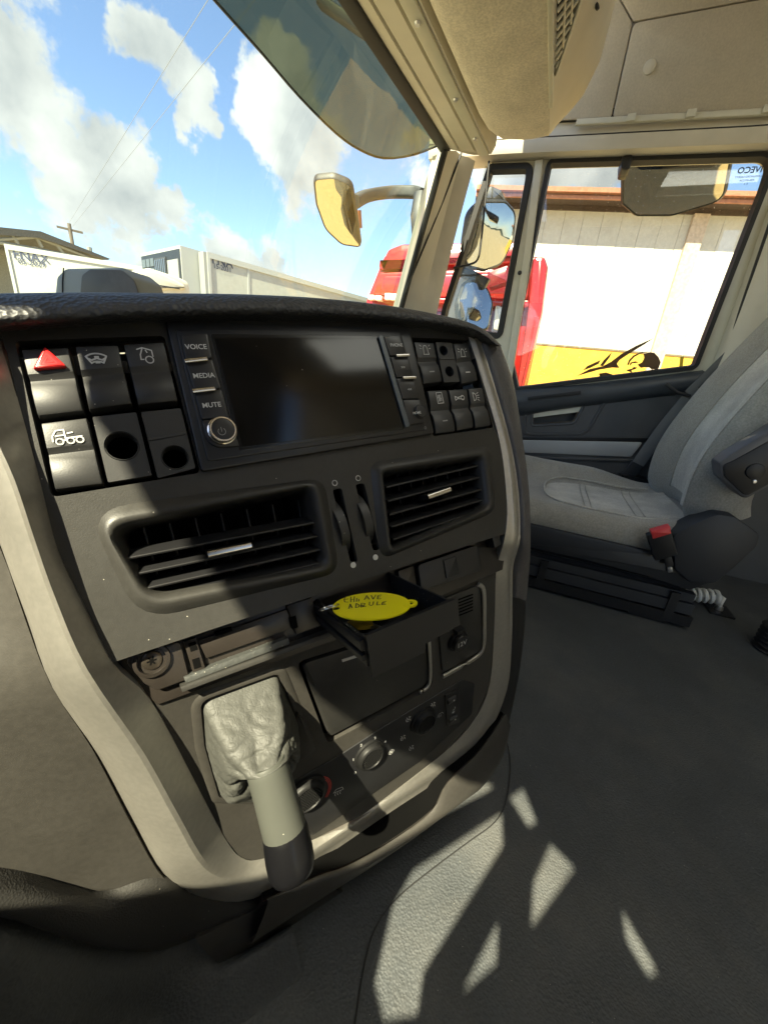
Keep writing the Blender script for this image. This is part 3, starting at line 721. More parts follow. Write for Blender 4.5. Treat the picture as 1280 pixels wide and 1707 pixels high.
strokes('symbol', GRYP, rad, A, 370, 719, .003, [arc(0, 0, .9, -50, 230, 14), [(0, -1.1), (0, 0)]], .0162, .0004)
o, mb2, c = knob(rad, A, 695, 688, .0068, .004, RAD, RAD, 'home_button'); mb2.build('knob_cap', RAD, rad)
text('lettering', 'HOME', WHT, rad, A, 695, 688, .0026, .0124, bold=.012)
strokes('symbol', GRYP, rad, A, 709, 713, .0012, [arc(0, 0, 1, 0, 360, 12)], .0064, .0006)

# ---- air vents
def vent(name, outp, midp, inp, rs, slats, handle, vanes, nm_label):
    o2 = rp(A, outp, rs[0]); i2 = rp(A, inp, rs[2])
    n = len(i2); m2 = midp
    cen = sum((Vector(p) for p in i2), Vector((0, 0))) / n
    deep = [cen + (Vector(p) - cen) * .96 for p in i2]
    root = ring(name, PL, con, A, [(o2, .0002), ([Vector(a).lerp(Vector(b), .25) for a, b in zip(o2, m2)], .0016), ([Vector(a).lerp(Vector(b), .55) for a, b in zip(o2, m2)], .0030), (m2, .0052), ([Vector(a).lerp(Vector(b), .35) for a, b in zip(m2, i2)], .0056), ([Vector(a).lerp(Vector(b), .7) for a, b in zip(m2, i2)], .004), (i2, .000), (deep, -.012), (deep, -.055)])
    root['label'] = nm_label
    plate2('duct', VOID, root, A, deep, -.058, -.055, 0)
    for (a, b) in slats:
        p, q = A.px(*a, -.010), A.px(*b, -.010)
        bar('slat', BLK, root, [p.lerp(q, -.005), p.lerp(q, 1.005)], .017, .0022, A.n * .92 + A.D * .38, .4)
    for (a, b) in vanes:
        bar('vane', BLK, root, [A.px(*a, -.032), A.px(*b, -.032)], .018, .0016, A.n, .4)
    (a, b, dpt) = handle
    p, q = A.px(*a, -.002), A.px(*b, -.002)
    bar('handle', BLK, root, [p + A.n * -.003, q + A.n * -.003], .02, .0062, A.n, .4)
    bar('handle_tip', CHR, root, [p + A.n * .007, q + A.n * .007], .0042, .0052, A.n, .4)
    return root
vent('air_vent', v1_out, v1m, v1_in, ([.022, .016, .016, .032], 0, [.010, .008, .010, .018]),
     [((213, 924), (523, 866)), ((226, 950), (528, 888)), ((240, 974), (534, 910)), ((258, 993), (539, 931))],
     ((345, 924), (416, 909), 0), [((240 + 42 * k, 880 - 7.5 * k), (270 + 40 * k, 985 - 8 * k)) for k in range(7)], 'wide air vent on the driver side with chrome tab')
vent('air_vent', v2_out, v2m, v2_in, ([.014, .014, .02, .012], 0, [.005, .005, .012, .005]),
     [((638, 809), (799, 772)), ((640, 832), (801, 791)), ((643, 854), (804, 811)), ((646, 874), (806, 828)), ((649, 895), (806, 843))],
     ((706, 830), (743, 817), 0), [((655 + 20 * k, 790 - 4 * k), (668 + 20 * k, 905 - 8 * k)) for k in range(7)], 'air vent on the passenger side with short chrome tab')
# ---- thumb wheels
for wp, ctr in (([(558, 838), (580, 918)], 0), ([(599, 828), (619, 902)], 0)):
    t0, t1 = A.to2(*wp[0], 0), A.to2(*wp[1], 0); mid = (t0 + t1) / 2; L_ = (t1 - t0).length; ax = (t1 - t0).normalized()
    R_ = L_ * .62; side_ = Vector((-ax.y, ax.x)); mb = MB(); rows = []
    for k in range(41):
        a = math.pi * 2 * k / 40
        cc = mid + ax * (math.sin(a) * R_); hh = -R_ * .78 + math.cos(a) * R_ * (1 if k % 2 else .985)
        rows.append([A.at(cc + side_ * w, hh) for w in (-.0042, -.0034, .0034, .0042)])
    mb.loft(rows).build('thumb_wheel', SW, con)
for u, v in ((558, 805), (597, 797)): strokes('symbol', WHT, con, A, u, v, .0024, [arc(0, 0, 1, 0, 360, 18)], .0006, .0008)
for u, v in ((589, 942), (626, 929)): disc('symbol', WHT, con, A, u, v, .0027, .0001, .0006, 0)

# ---- champagne surround: three rails (outer, crest, inner) running down the left, across the bottom and up the right
rl_out = [(-75, 560), (-60, 700), (-30, 820), (0, 914), (42, 1030), (85, 1145), (154, 1251), (215, 1365), (262, 1450), (330, 1492), (420, 1496), (523, 1437), (640, 1358), (746, 1287), (807, 1229), (842, 1150), (850, 1068), (851, 985), (852, 943), (864, 894), (862, 822), (849, 740), (820, 640), (797, 567)]
rl_mid = [(-45, 560), (-22, 700), (21, 800), (55, 900), (90, 1000), (143, 1119), (239, 1262), (295, 1362), (345, 1445), (395, 1466), (440, 1462), (521, 1420), (632, 1345), (741, 1272), (799, 1216), (829, 1146), (838, 1055), (839, 965), (842, 930), (855, 888), (853, 822), (842, 738), (814, 640), (790, 564)]
rl_in = [(-6, 552), (25, 650), (66, 800), (96, 917), (140, 1010), (187, 1105), (252, 1169), (320, 1294), (372, 1393), (402, 1430), (440, 1432), (519, 1402), (606, 1358), (737, 1258), (790, 1201), (816, 1141), (824, 1040), (826, 970), (830, 937), (842, 894), (845, 838), (834, 740), (806, 640), (781, 561)]
def rail3(pxs, h):
    out = []
    for i, (u, v) in enumerate(pxs):
        pl = A if (i <= 5 or i >= 19) else B
        out.append(pl.px(u, v, h[i] if isinstance(h, list) else h))
    return out
nR = len(rl_out)
hO = [(-.026 if i < 9 else (-.014 if i < 10 else -.004)) for i in range(nR)]
hM = [(.020 if i < 8 else (.014 if i < 9 else (.008 if i < 12 else .003))) for i in range(nR)]
KK = [(1.0 if i < 9 else (.6 if i < 11 else .25)) for i in range(nR)]
ro, rm, ri = rail3(rl_out, hO), rail3(rl_mid, hM), rail3(rl_in, .0005)
rb = [p - (B.n * .03 - Vector((0, 0, .012)) if 9 <= i <= 18 else A.n * .03) for i, p in enumerate(ro)]; rb2 = [p - A.n * .012 for p in ri]
rows = [spline(r, 4) for r in (rb, ro, [a.lerp(b, .06) + A.n * .004 for a, b in zip(ro, rm)], [a.lerp(b, .25) + A.n * .0085 * K_ for a, b, K_ in zip(ro, rm, KK)], [a.lerp(b, .45) + A.n * .0105 * K_ for a, b, K_ in zip(ro, rm, KK)], [a.lerp(b, .70) + A.n * .008 * K_ for a, b, K_ in zip(ro, rm, KK)], [a.lerp(b, .94) + A.n * .0018 * K_ for a, b, K_ in zip(ro, rm, KK)], [a.lerp(b, .06) - A.n * .0006 for a, b in zip(rm, ri)], [a.lerp(b, .5) for a, b in zip(rm, ri)], ri, rb2)]
MB().loft(rows).build('surround', TRIM, con, True, 24)

# ---- padded top and its passenger-side return
r0 = [(-160, 566), (-60, 558), (0, 553), (140, 543), (270, 536), (420, 533), (560, 536), (690, 546), (782, 561), (812, 578)]
r1_ = [(-160, 556), (-60, 548), (0, 543), (140, 533), (270, 526), (420, 523), (560, 526), (690, 536), (786, 552), (822, 574)]
r2_ = [(-160, 532), (-60, 525), (0, 522), (140, 514), (270, 509), (420, 507), (560, 512), (690, 525), (790, 546), (830, 575)]
r3_ = [(-160, 498), (-60, 493), (0, 490), (140, 488), (270, 489), (420, 491), (560, 499), (690, 516), (792, 541), (835, 577)]
hfw = Vector((.57, .82, 0))
g0 = [A.px(u, v, .0) for u, v in r0]; g1 = [A.px(u, v, .016) for u, v in r1_]; g2 = [A.px(u, v, .020) for u, v in r2_]; g3 = [A.px(u, v, .008) for u, v in r3_]
g4 = [p + hfw * .03 - Vector((0, 0, .0015)) for p in g3]; g5 = [p + hfw * .09 - Vector((0, 0, .02)) for p in g3]; g6 = [p + hfw * .40 - Vector((0, 0, .05)) for p in g3]
gi = [p - A.n * .03 for p in g0]
MB().loft(smooth_rows([gi, g0, g1, g2, g3, g4, g5, g6], 3, 5)).build('padded_top', PAD, con, True, 70)
sin_ = [(797, 567), (820, 640), (849, 740), (862, 822), (864, 890), (856, 935), (853, 995)]
smid = [(815, 572), (838, 640), (861, 740), (873, 822), (875, 895), (871, 945), (866, 998)]
sout = [(835, 577), (856, 640), (872, 740), (881, 822), (883, 900), (881, 955), (877, 1000)]
PLS = [A, A, A, A, A, B, B]
q0 = [P_.px(u, v, -.002) for P_, (u, v) in zip(PLS, sin_)]; q1 = [P_.px(u, v, .004) for P_, (u, v) in zip(PLS, smid)]; q2 = [P_.px(u, v, -.010) for P_, (u, v) in zip(PLS, sout)]
q3 = [p + hfw * .05 + Vector((.012, -.008, 0)) for p in q2]; q4 = [p + hfw * .30 + Vector((.02, -.012, 0)) for p in q2]
MB().loft(smooth_rows([[p - A.n * .02 for p in q0], q0, q1, q2, q3, q4], 3, 4)).build('side_pad', PADG, con, True, 70)
sin_ = [(853, 990), (852, 1010), (851, 1068), (843, 1150), (820, 1210)]; sout = [(877, 998), (875, 1040), (866, 1120), (852, 1190), (846, 1215)]
q0 = [B.px(u, v, -.003) for u, v in sin_]; q2 = [B.px(u, v, -.006) for u, v in sout]
q3 = [p + hfw * .05 + Vector((.010, -.006, 0)) for p in q2]; q4 = [p + hfw * .30 + Vector((.015, -.01, 0)) for p in q2]
MB().loft(smooth_rows([[p - B.n * .02 for p in q0], q0, q2, q3, q4], 3, 4)).build('side_cover', BLK, con, True, 70)

# ---- open bay between the fascias
bay = plate('accessory_bay', BAY, con, A, [(176, 1092), (535, 978), (850, 872), (838, 950), (560, 1068), (262, 1176), (225, 1140)], -.03, -.016, b=.001)
plate('bay_end', BAY, bay, A, [(206, 1100), (300, 1068), (316, 1132), (262, 1152), (240, 1140)], -.016, -.010, r=.004, b=.001)
c2 = A.to2(253, 1102, -.008)
ring('screw_cup', BAY, bay, A, [(circ(c2, .0125), -.0100), (circ(c2, .0120), -.0075), (circ(c2, .0095), -.0070), (circ(c2, .0090), -.013)])
disc('screw', mat('dark_screw', (.09, .075, .06), .3, .8), bay, A, 253, 1102, .0072, -.0125, -.0085, .002)
strokes('screw_socket', VOID, bay, A, 253, 1102, .0028, [[(-1, 0), (1, 0)], [(-.5, -.87), (.5, .87)], [(-.5, .87), (.5, -.87)]], -.0083, .0012)
plate('tray_plate', BAY, bay, A, [(330, 1068), (478, 1016), (492, 1046), (344, 1098)], -.016, -.0125, r=.001, b=.0006)
plate('tray_frame', BAY, bay, A, [(306, 1070), (326, 1063), (345, 1122), (324, 1130)], -.016, -.0105, r=.001, b=.0006)
plate('tray_frame', BAY, bay, A, [(478, 1010), (520, 996), (534, 1044), (494, 1058)], -.016, -.0105, r=.001, b=.0006)
for q in ([(314, 1073), (326, 1069), (330, 1083), (318, 1087)], [(320, 1100), (332, 1096), (336, 1112), (324, 1116)], [(482, 1030), (493, 1026), (497, 1046), (487, 1049)]):
    plate('slot', VOID, bay, A, q, -.011, -.0102, b=0)
plate('metal_strip', mat('dull_strip', (.055, .058, .055), .5, .2, bump=('noise', 300, .6, .001), dust=.2), bay, A, [(306, 1130), (480, 1064), (484, 1074), (310, 1140)], -.016, -.007, b=.001)
plate('lower_edge', PL, bay, A, [(300, 1146), (560, 1050), (562, 1058), (304, 1155)], -.016, -.004, b=.001)
plate('upper_clip', VOID, bay, A, [(358, 1056), (386, 1047), (388, 1052), (360, 1061)], -.016, -.010, b=.0005)
plate('bay_cover', BLK, bay, A, [(697, 942), (797, 908), (804, 950), (703, 986)], -.016, -.006, r=.005, b=.001)
plate('cover_latch', BLK, bay, A, [(740, 934), (761, 927), (766, 958), (745, 965)], -.006, -.004, r=.001, b=.0008)
plate('bay_post', BAY, bay, A, [(664, 952), (690, 943), (696, 985), (670, 994)], -.016, -.009, r=.001, b=.0008)
plate('bay_clip', BLK, bay, A, [(820, 893), (832, 889), (836, 908), (825, 914)], -.016, -.003, r=.002, b=.001)

# ---- lower fascia
low_px = [(256, 1168), (400, 1112), (560, 1053), (700, 1000), (838, 940), (828, 975), (824, 1040), (816, 1141), (790, 1201), (737, 1258), (606, 1358), (519, 1402), (440, 1436), (402, 1432), (372, 1393), (320, 1294)]
boot_hole = rp(B, [(335, 1168), (462, 1122), (490, 1188), (492, 1262), (440, 1330), (366, 1326), (342, 1240)], .008)
lid_px = [(503, 1108), (711, 1042), (716, 1140), (549, 1230)]
lid_hole = rp(B, [(495, 1104), (716, 1034), (722, 1146), (546, 1240)], [.006, .006, .014, .008])
plate_holes('lower_fascia', PLL, con, B, px2(B, low_px), [boot_hole, lid_hole], -.012, 0)
plate2('lower_cavity', VOID, con, B, rp(B, [(300, 1150), (730, 1000), (735, 1160), (480, 1330), (380, 1350)], .01), -.03, -.024, 0)
ring('boot_frame', PLL, con, B, [([p for p in offset(boot_hole, -.008)], .0003), (offset(boot_hole, -.005), .0022), (offset(boot_hole, -.001), .0018), (boot_hole, -.002), (boot_hole, -.02)])
lid = plate2('storage_lid', PL, con, B, rp(B, lid_px, [.006, .004, .014, .008], -.001), -.014, -.001, .0015)
plate('lid_mark', mat('pale_mark', (.55, .54, .50), .5), lid, B, [(570, 1100), (598, 1091), (599, 1095), (571, 1104)], -.001, -.0004, b=0)
sil = spline([B.px(u, v, .001) for u, v in ((713, 1052), (716, 1090), (717, 1130), (712, 1146), (700, 1154))], 4)
bar('lid_edge', TRIM, con, sil, .0045, .003, B.U, .4)
# step between boot and lid
plate('raised_step', PLL, con, B, [(494, 1180), (512, 1210), (530, 1250), (500, 1272), (494, 1250)], 0, .004, r=.004, b=.002)
# 12 V panel
pan = plate('socket_panel', PL, con, B, [(728, 1004), (800, 975), (806, 1082), (738, 1122)], -.002, .003, r=.006, b=.001)
sil = spline([B.px(u, v, .004) for u, v in ((797, 974), (806, 985), (807, 1035), (806, 1075), (796, 1094), (760, 1116), (738, 1128))], 4)
bar('panel_edge', TRIM, con, sil, .006, .003, B.U, .4)
for k in range(6):
    a, b = (764 + .3 * k, 1000 + 5.2 * k), (788, 991 + 5.2 * k)
    bar('grille_slat', VOID, pan, [B.px(*a, .0034), B.px(*b, .0034)], .0016, .0008, B.D)
c2 = B.to2(770, 1074, .012)
ring('power_socket', BLK, pan, B, [(circ(c2, .0150), .003), (circ(c2, .0150), .006), (circ(c2, .0138), .0075), (circ(c2, .0128), .0072), (circ(c2, .0126), .006), (circ(c2, .0118), .006), (circ(c2, .0116), .011), (circ(c2, .0108), .012)], True)
MB().box(B.px(765, 1051, .008), B.U * .006, B.D * .0025, B.n * .004).build('socket_tab', BLK, pan)
text('lettering', '12V', WHT, pan, B, 770, 1074, .0068, .0124, bold=.01, rot=-.05)
# ---- heater controls
hp = rp(B, [(488, 1302), (560, 1262), (640, 1210), (770, 1132), (790, 1140), (786, 1190), (700, 1268), (520, 1392), (492, 1375)], .006)
hpan = plate2('heater_panel', BLK, con, B, hp, -.002, .0015, .001)
DIALM = mat('dial_black', (.010, .010, .010), .5, spec=.25, bump=('noise', 900, .2, .0003))
def dial(u, v, r, parent, grip_ang, mm=DIALM):
    c = B.to2(u, v, .010); n = 32
    base = [(circ(c, r * 1.16, n=n), .0015), (circ(c, r * 1.14, n=n), .004), (circ(c, r * 1.02, n=n), .0048), (circ(c, r, n=n), .008), (circ(c, r * .93, n=n), .0103), (circ(c, r * .80, n=n), .0108), (circ(c, r * .76, n=n), .0092)]
    o = ring('dial', mm, parent, B, base, True)
    bar('dial_mark', WHT, parent, [B.at(Vector((c.x - .0026, c.y + r * 1.07)), .0052), B.at(Vector((c.x + .0026, c.y + r * 1.07)), .0052)], .0016, .0008, B.D)
    g = MB()
    for i in range(-5, 6):
        for j in range(-5, 6):
            x, y = i * r * .12 + (j % 2) * r * .06, j * r * .12
            if x * x + y * y < (r * .68) ** 2: g.box(B.at((c.x + x, c.y + y), .0096), B.U * r * .035, B.D * r * .035, B.n * .0007)
    go = g.build('dial_knurling', mm, parent, False); go['kind'] = 'stuff'
    return o
dial(514, 1334, .0205, hpan, 0); dial(621, 1266, .0172, hpan, 0); dial(711, 1208, .0172, hpan, 0)
for rr_ in (1.32, 1.40, 1.48): strokes('scale_arc', REDP, hpan, B, 514, 1331, .0185, [arc(0, 0, rr_, -70, 40, 16)], .0017, .0007)
strokes('symbol', WHT, hpan, B, 564, 1320, .0065, [[(-1, -.1), (-.6, -.75), (.6, -.75), (1, -.1), (-1, -.1)], [(-.5, .0), (-.6, .4), (-.4, .8)], [(0, 0), (-.1, .4), (.1, .8)], [(.5, 0), (.4, .4), (.6, .8)]], .0017, .0007, .3)
for bd, u, v in (('0', 592, 1289), ('1', 589, 1267), ('2', 602, 1243), ('3', 625, 1231), ('4', 642, 1237)): text('lettering', bd, WHT, hpan, B, u, v, .0042, .0017, bold=.015)
strokes('symbol', WHT, hpan, B, 652, 1254, .0042, [arc(.5, 0, .5, 0, 360, 8), arc(-.5, 0, .5, 0, 360, 8), arc(0, .5, .5, 0, 360, 8), arc(0, -.5, .5, 0, 360, 8)], .0017, .0006)
pers = [[(-.6, -.8), (-.4, -.5), (-.2, .2), (.5, .3), (.6, .9)], [(-.75, -.3), (-.6, .6), (0, .75)], [(.1, -.7), (.6, -.4)], [(.1, -.2), (.6, -.4)]]
for u, v in ((672, 1230), (681, 1199), (722, 1175), (686, 1247)): strokes('symbol', WHT, hpan, B, u, v, .005, pers, .0017, .0008)
strokes('symbol', WHT, hpan, B, 734, 1192, .005, [[(-1, .3), (-.5, -.6), (.6, -.6), (1, .1)], [(-.3, 0), (-.4, .7)], [(.2, 0), (.1, .7)]], .0017, .0006)
plate('button_frame', BLK, hpan, B, [(742, 1160), (766, 1150), (768, 1204), (746, 1212)], .001, .0035, r=.003, b=.001)
for (u, v) in ((754, 1168), (756, 1200)):
    c2 = B.to2(u, v, .006); q = [c2 + Vector((a, b)) for a, b in ((-.007, -.004), (.007, -.004), (.007, .004), (-.007, .004))]
    plate2('button', SW, hpan, B, rpoly(q, .001, 3), .003, .0065, .001)
    disc('symbol', WHT, hpan, B, u + 3, v, .0011, .0065, .0067, 0)
strokes('symbol', WHT, hpan, B, 756, 1184, .0036, [arc(0, -.8, .7, -60, 120, 8), [(0, .5), (0, 1.7)], [(-.6, .8), (.6, 1.4)], [(-.6, 1.4), (.6, .8)]], .0037, .0007)

# ---- lower tray slot and lip
lt = [(440, 1500), (532, 1460), (580, 1443), (650, 1404), (720, 1352), (748, 1304), (800, 1252), (842, 1190)]
lm = [(446, 1508), (540, 1470), (590, 1452), (660, 1414), (734, 1358), (766, 1318), (812, 1268), (848, 1205)]
lb = [(420, 1572), (556, 1486), (620, 1446), (694, 1394), (770, 1338), (806, 1310), (838, 1262), (851, 1210)]
tt = [(440, 1494), (523, 1436), (570, 1405), (640, 1358), (705, 1314), (746, 1287), (790, 1244), (838, 1160)]
T0 = [B.px(u, v, -.006) for u, v in tt]; L1 = [B.px(u, v, h) for (u, v), h in zip(lt, (.012, .020, .024, .026, .026, .020, .014, .006))]
T1 = [p + hfw * .06 for p in T0]; T2 = [p + hfw * .07 - Vector((0, 0, .006)) for p in L1]; T3 = [p + hfw * .003 - Vector((0, 0, .003)) for p in L1]
MB().loft([spline(r, 4) for r in (T0, T1, T2, T3)]).build('slot_lining', VOID, con, True, 30)  # the slot's shade is put into the lining colour
L0 = [p + hfw * .004 - Vector((0, 0, .012)) for p in L1]; L2 = [B.px(u, v, h) for (u, v), h in zip(lm, (.016, .026, .031, .033, .033, .027, .020, .008))]; L3 = [B.px(u, v, h) for (u, v), h in zip(lb, (.010, .026, .030, .032, .032, .026, .016, .004))]
L4 = [p + hfw * .02 + Vector((0, 0, -.014)) for p in L3]; L5 = [Vector((p.x, p.y, 0)) + hfw * .12 for p in L3]
MB().loft(smooth_rows([L0, L1, L2, L3, L4, L5], 3, 4)).build('lower_lip', PLL, con, True, 70)
plate('lip_scratch', SHAFT, con, B, [(612, 1447), (676, 1402), (677, 1403.2), (613, 1448.2)], .0325, .0330, b=0)
# ---- knee panel left of the surround, grained skirt and the tunnel flank
kn = [[(-70, 800), (-150, 800), (-260, 800)], [(0, 914), (-90, 910), (-260, 900)], [(40, 1028), (-40, 1030), (-260, 1030)], [(85, 1143), (10, 1150), (-200, 1180)], [(154, 1250), (60, 1262), (-180, 1300)], [(212, 1362), (110, 1385), (-170, 1400)], [(262, 1452), (150, 1470), (-160, 1440)], [(300, 1490), (180, 1500), (-160, 1480)]]
hk = [[-.012, -.03, -.05], [-.012, -.03, -.05], [-.012, -.024, -.045], [-.013, -.020, -.034], [-.013, -.018, -.030], [-.013, -.017, -.028], [-.013, -.017, -.028], [-.014, -.022, -.03]]
rows = [[(A if i < 3 else B).px(u, v, h) for (u, v), h in zip(r, hh)] for i, (r, hh) in enumerate(zip(kn, hk))]
sheet('knee_panel', PLL, con, rows, .012, -B.n, 3, 4)
skt = [(-160, 1462), (0, 1467), (60, 1474), (130, 1491), (180, 1494), (262, 1462), (340, 1486), (470, 1496)]
skm = [(-160, 1490), (0, 1497), (70, 1512), (140, 1528), (190, 1534), (270, 1515), (350, 1520), (455, 1510)]
skb = [(-160, 1530), (0, 1531), (90, 1558), (170, 1582), (250, 1588), (300, 1575), (350, 1552), (450, 1500)]
k0 = [B.px(u, v, -.014) for u, v in skt]; k1 = [B.px(u, v, -.006) for u, v in skm]; k2 = [B.px(u, v, -.010) for u, v in skb]
MB().loft(smooth_rows([[p - B.n * .03 for p in k0], k0, k1, k2, [p - B.n * .03 for p in k2]], 3, 4)).build('grained_skirt', SKIRT, con, True, 70)
lc = [[(326, 1565), (360, 1550), (420, 1520), (480, 1488)], [(345, 1590), (395, 1570), (470, 1530), (560, 1484)], [(372, 1612), (420, 1590), (490, 1545), (575, 1490)]]
rows = [[B.px(u, v, h) for u, v in r] for r, h in zip(lc, (-.004, .002, -.006))]
sheet('lower_cover', SKIRT2, con, rows, .02, -B.n, 2, 3)
tn0 = [B.px(u, v, -.020) for u, v in ((-160, 1530), (0, 1530), (90, 1556), (170, 1580), (250, 1586), (320, 1568), (400, 1545), (470, 1510))]
tn1 = [B.px(u, v, -.006) for u, v in ((-160, 1560), (0, 1570), (80, 1600), (160, 1625), (240, 1632), (310, 1622), (400, 1585), (480, 1545))]
tn2 = [Vector((p.x, p.y, max(.03, p.z - .06))) - hfw * .015 for p in tn1]
tn3 = [Vector((p.x, p.y, .0)) - hfw * .05 for p in tn1]; tn4 = [Vector((p.x, p.y, -.005)) - hfw * .09 for p in tn1]
tf = MB().loft(smooth_rows([tn0, tn1, tn2, tn3, tn4], 4, 4)).build('tunnel_flank', FLANK, con, True, 70)

# ------------------------------------------------------------------ gear lever with leather boot
from mathutils import noise
gl = thing('gear_lever', tuple(B.px(410, 1230, 0)), 'gear lever with grey wrinkled leather boot and black end knob', 'gear lever')
def resample(pts, n):
    pts = [Vector(p) for p in pts]; seg = [(pts[(i + 1) % len(pts)] - pts[i]).length for i in range(len(pts))]; tot = sum(seg); out = []
    for k in range(n):
        d = tot * k / n; i = 0
        while d > seg[i] and i < len(seg) - 1: d -= seg[i]; i += 1
        out.append(pts[i].lerp(pts[(i + 1) % len(pts)], d / max(seg[i], 1e-9)))
    return out
NB_ = 132
ring0 = resample(boot_hole, NB_)
ax0, ax1, ax2 = B.px(441, 1262, .046), B.px(475, 1386, .074), B.px(490, 1464, .092)
axd = (ax1 - ax0).normalized()
def circ3(c, d, r, n, ref):
    """circle whose start direction follows ref so rings do not twist"""
    u = ref - d * ref.dot(d); u.normalize(); w = d.cross(u)
    return [c + (u * math.cos(2 * math.pi * k / n) + w * math.sin(2 * math.pi * k / n)) * r for k in range(n)]
cen0 = sum((B.at(p, 0) for p in ring0), Vector()) / NB_
ref0 = B.at(ring0[0], 0) - cen0
endc = circ3(ax0 + axd * .006, -axd, .0163, NB_, ref0)
# pick the winding that follows the hole
alt = circ3(ax0 + axd * .006, axd, .0163, NB_, ref0)
def tw(c): return sum((B.at(ring0[i], 0) - cen0).dot((c[i] - ax0)) for i in range(NB_))
endc = max((endc, alt), key=tw)
rows = []
NK = 64
for k in range(NK + 1):
    f = k / NK
    r = []
    for i in range(NB_):
        a = B.at(ring0[i], -.006); b = endc[i]
        p = a.lerp(b, f ** 1.25)
        out = (a - cen0); out -= B.n * out.dot(B.n); out.normalize()
        bul = math.sin(math.pi * min(1, f * 1.0)) ** .8
        p = p + out * bul * .003 + B.n * bul * .013 + B.D * bul * .010
        ang = 2 * math.pi * i / NB_
        nz = noise.noise(p * 24 + Vector((3, 1, 7))) * .0026
        q_ = Vector((p.x, p.y, p.z * 1.7)) + Vector((noise.noise(p * 40), noise.noise(p * 40 + Vector((5, 5, 5))), 0)) * .006
        for fr, am_ in ((48, .0010), (95, .0009), (190, .0005)):
            nz -= am_ * (1 - min(1, abs(noise.noise(q_ * fr + Vector((fr, 0, 0)))) * 3.2)) ** 2
        fold = (1 - abs(math.sin(ang * 4.5 + 1.2 * f + 1.6 * noise.noise(p * 16)))) ** 1.6 * -.0075 * f * f + math.sin(f * 13 + 1.8 * math.sin(ang + 1)) * .0016 * f
        fold *= min(1, (1 - f) * 6)
        p = p + (out * .6 + B.n * .7) * (nz + fold) * min(1, f * 5) * min(1, (1 - f) * 5 + .1)
        r.append(p)
    rows.append(r)
MB().loft(rows, closed=True).build('boot', LEATH, gl, True, 180)
def lathe_axis(prof, p0, d, n=28, sq=1.0):
    u = d.orthogonal().normalized(); w = d.cross(u); mb = MB()
    mb.loft([[p0 + d * t + (u * math.cos(2 * math.pi * k / n) + w * math.sin(2 * math.pi * k / n)) * r for k in range(n)] for t, r in prof], closed=True, cap0=True, cap1=True); return mb
LS = (ax1 - ax0).length; LK = (ax2 - ax1).length
lathe_axis([(.003, .0150), (.005, .0158), (.010, .0161), (LS * .5, .0162), (LS - .002, .0168), (LS, .0166)], ax0, axd).build('shaft_sleeve', SHAFT, gl, True, 40)
kd = (ax2 - ax1).normalized()
lathe_axis([(-.004, .0160), (.0, .0172), (.003, .0177), (LK * .5, .0184), (LK * .75, .0180), (LK * .9, .0160), (LK * .98, .0115), (LK * 1.02, .004)], ax1, kd).build('knob', KNOB, gl, True, 60)

# ------------------------------------------------------------------ pulled-out drawer with key and tag
qd = (Vector((-.570, -.822, 0)).normalized() + Vector((0, 0, .23))).normalized()
BL, BR = A.px(532, 1002, -.004), A.px(660, 959, -.004)
wu = (BR - BL); WD = wu.length; wu.normalize()
dn = wu.cross(qd).normalized()
if dn.z > 0: dn = -dn
DP, DH = .078, .026
dr = thing('pull_out_drawer', tuple((BL + BR) / 2 + qd * .04 + dn * DH), 'small black plastic drawer pulled out below the vents', 'drawer')
def dbox(name, u0, u1, q0_, q1_, d0, d1, m=BLK):
    c = BL + wu * ((u0 + u1) / 2) + qd * ((q0_ + q1_) / 2) + dn * ((d0 + d1) / 2)
    return MB().box(c, wu * (u1 - u0) / 2, qd * (q1_ - q0_) / 2, dn * (d1 - d0) / 2).build(name, m, dr, False)
DRW = mat('drawer_plastic', (.014, .014, .015), .4, bump=('noise', 350, .3, .0006), dust=.25, var=.2)
dbox('tray_base', .0, WD, -.03, DP, DH - .0025, DH, DRW)
dbox('side_wall', .0, .003, -.03, DP, .003, DH - .0025, DRW)
dbox('side_wall', WD - .002, WD, -.03, DP, .0, DH - .0025, DRW)
dbox('back_wall', .003, WD - .002, -.03, -.028, .0, DH - .0025, DRW)
fo = BL + qd * DP
fp = [(0, -.001), (WD + .004, -.001), (WD + .006, DH * .9), (WD * .62, DH * 1.02), (WD * .60, DH * 1.28), (.002, DH * 1.30)]
fm = MB(); f0 = [fo + wu * a + dn * b for a, b in fp]; f1 = [p + qd * .004 for p in f0]
fm.loft([f0, f1], closed=True, cap0=True, cap1=True).build('front_panel', BLK, dr, False)
bar('side_rail', BLK, dr, [BL - wu * .0015 + dn * .008 - qd * .02, BL - wu * .0015 + dn * .008 + qd * DP], .008, .004, dn)
bar('side_rail', BLK, dr, [BL - wu * .0015 + dn * .018 - qd * .02, BL - wu * .0015 + dn * .018 + qd * DP], .005, .004, dn)
MB().box(BL + wu * .014 - qd * .002 + dn * .021, wu * .006, qd * .003, dn * .004).build('pale_catch', mat('catch', (.5, .47, .40), .5), dr, False)
T = Plane(BL + qd * .035 - dn * .0005, wu, qd)
def zc(x, y, o=(480, 940), k=.21875): return (o[0] + x * k, o[1] + y * k)
tg = thing('key_tag', tuple(T.px(618, 1012)), 'oval yellow plastic key tag with handwritten words lying in the drawer', 'key tag')
tpx = [zc(635 + 297 * math.cos(a) , 322 + 103 * math.sin(a) - 14 * math.cos(a) ) for a in [2 * math.pi * k / 48 for k in range(48)]]
t2 = px2(T, tpx)
def ear(x, y, r, n=18):
    c = T.to2(*zc(x, y)); return c, r
hole_c = T.to2(*zc(368, 338)); hole2_c = T.to2(*zc(930, 300))
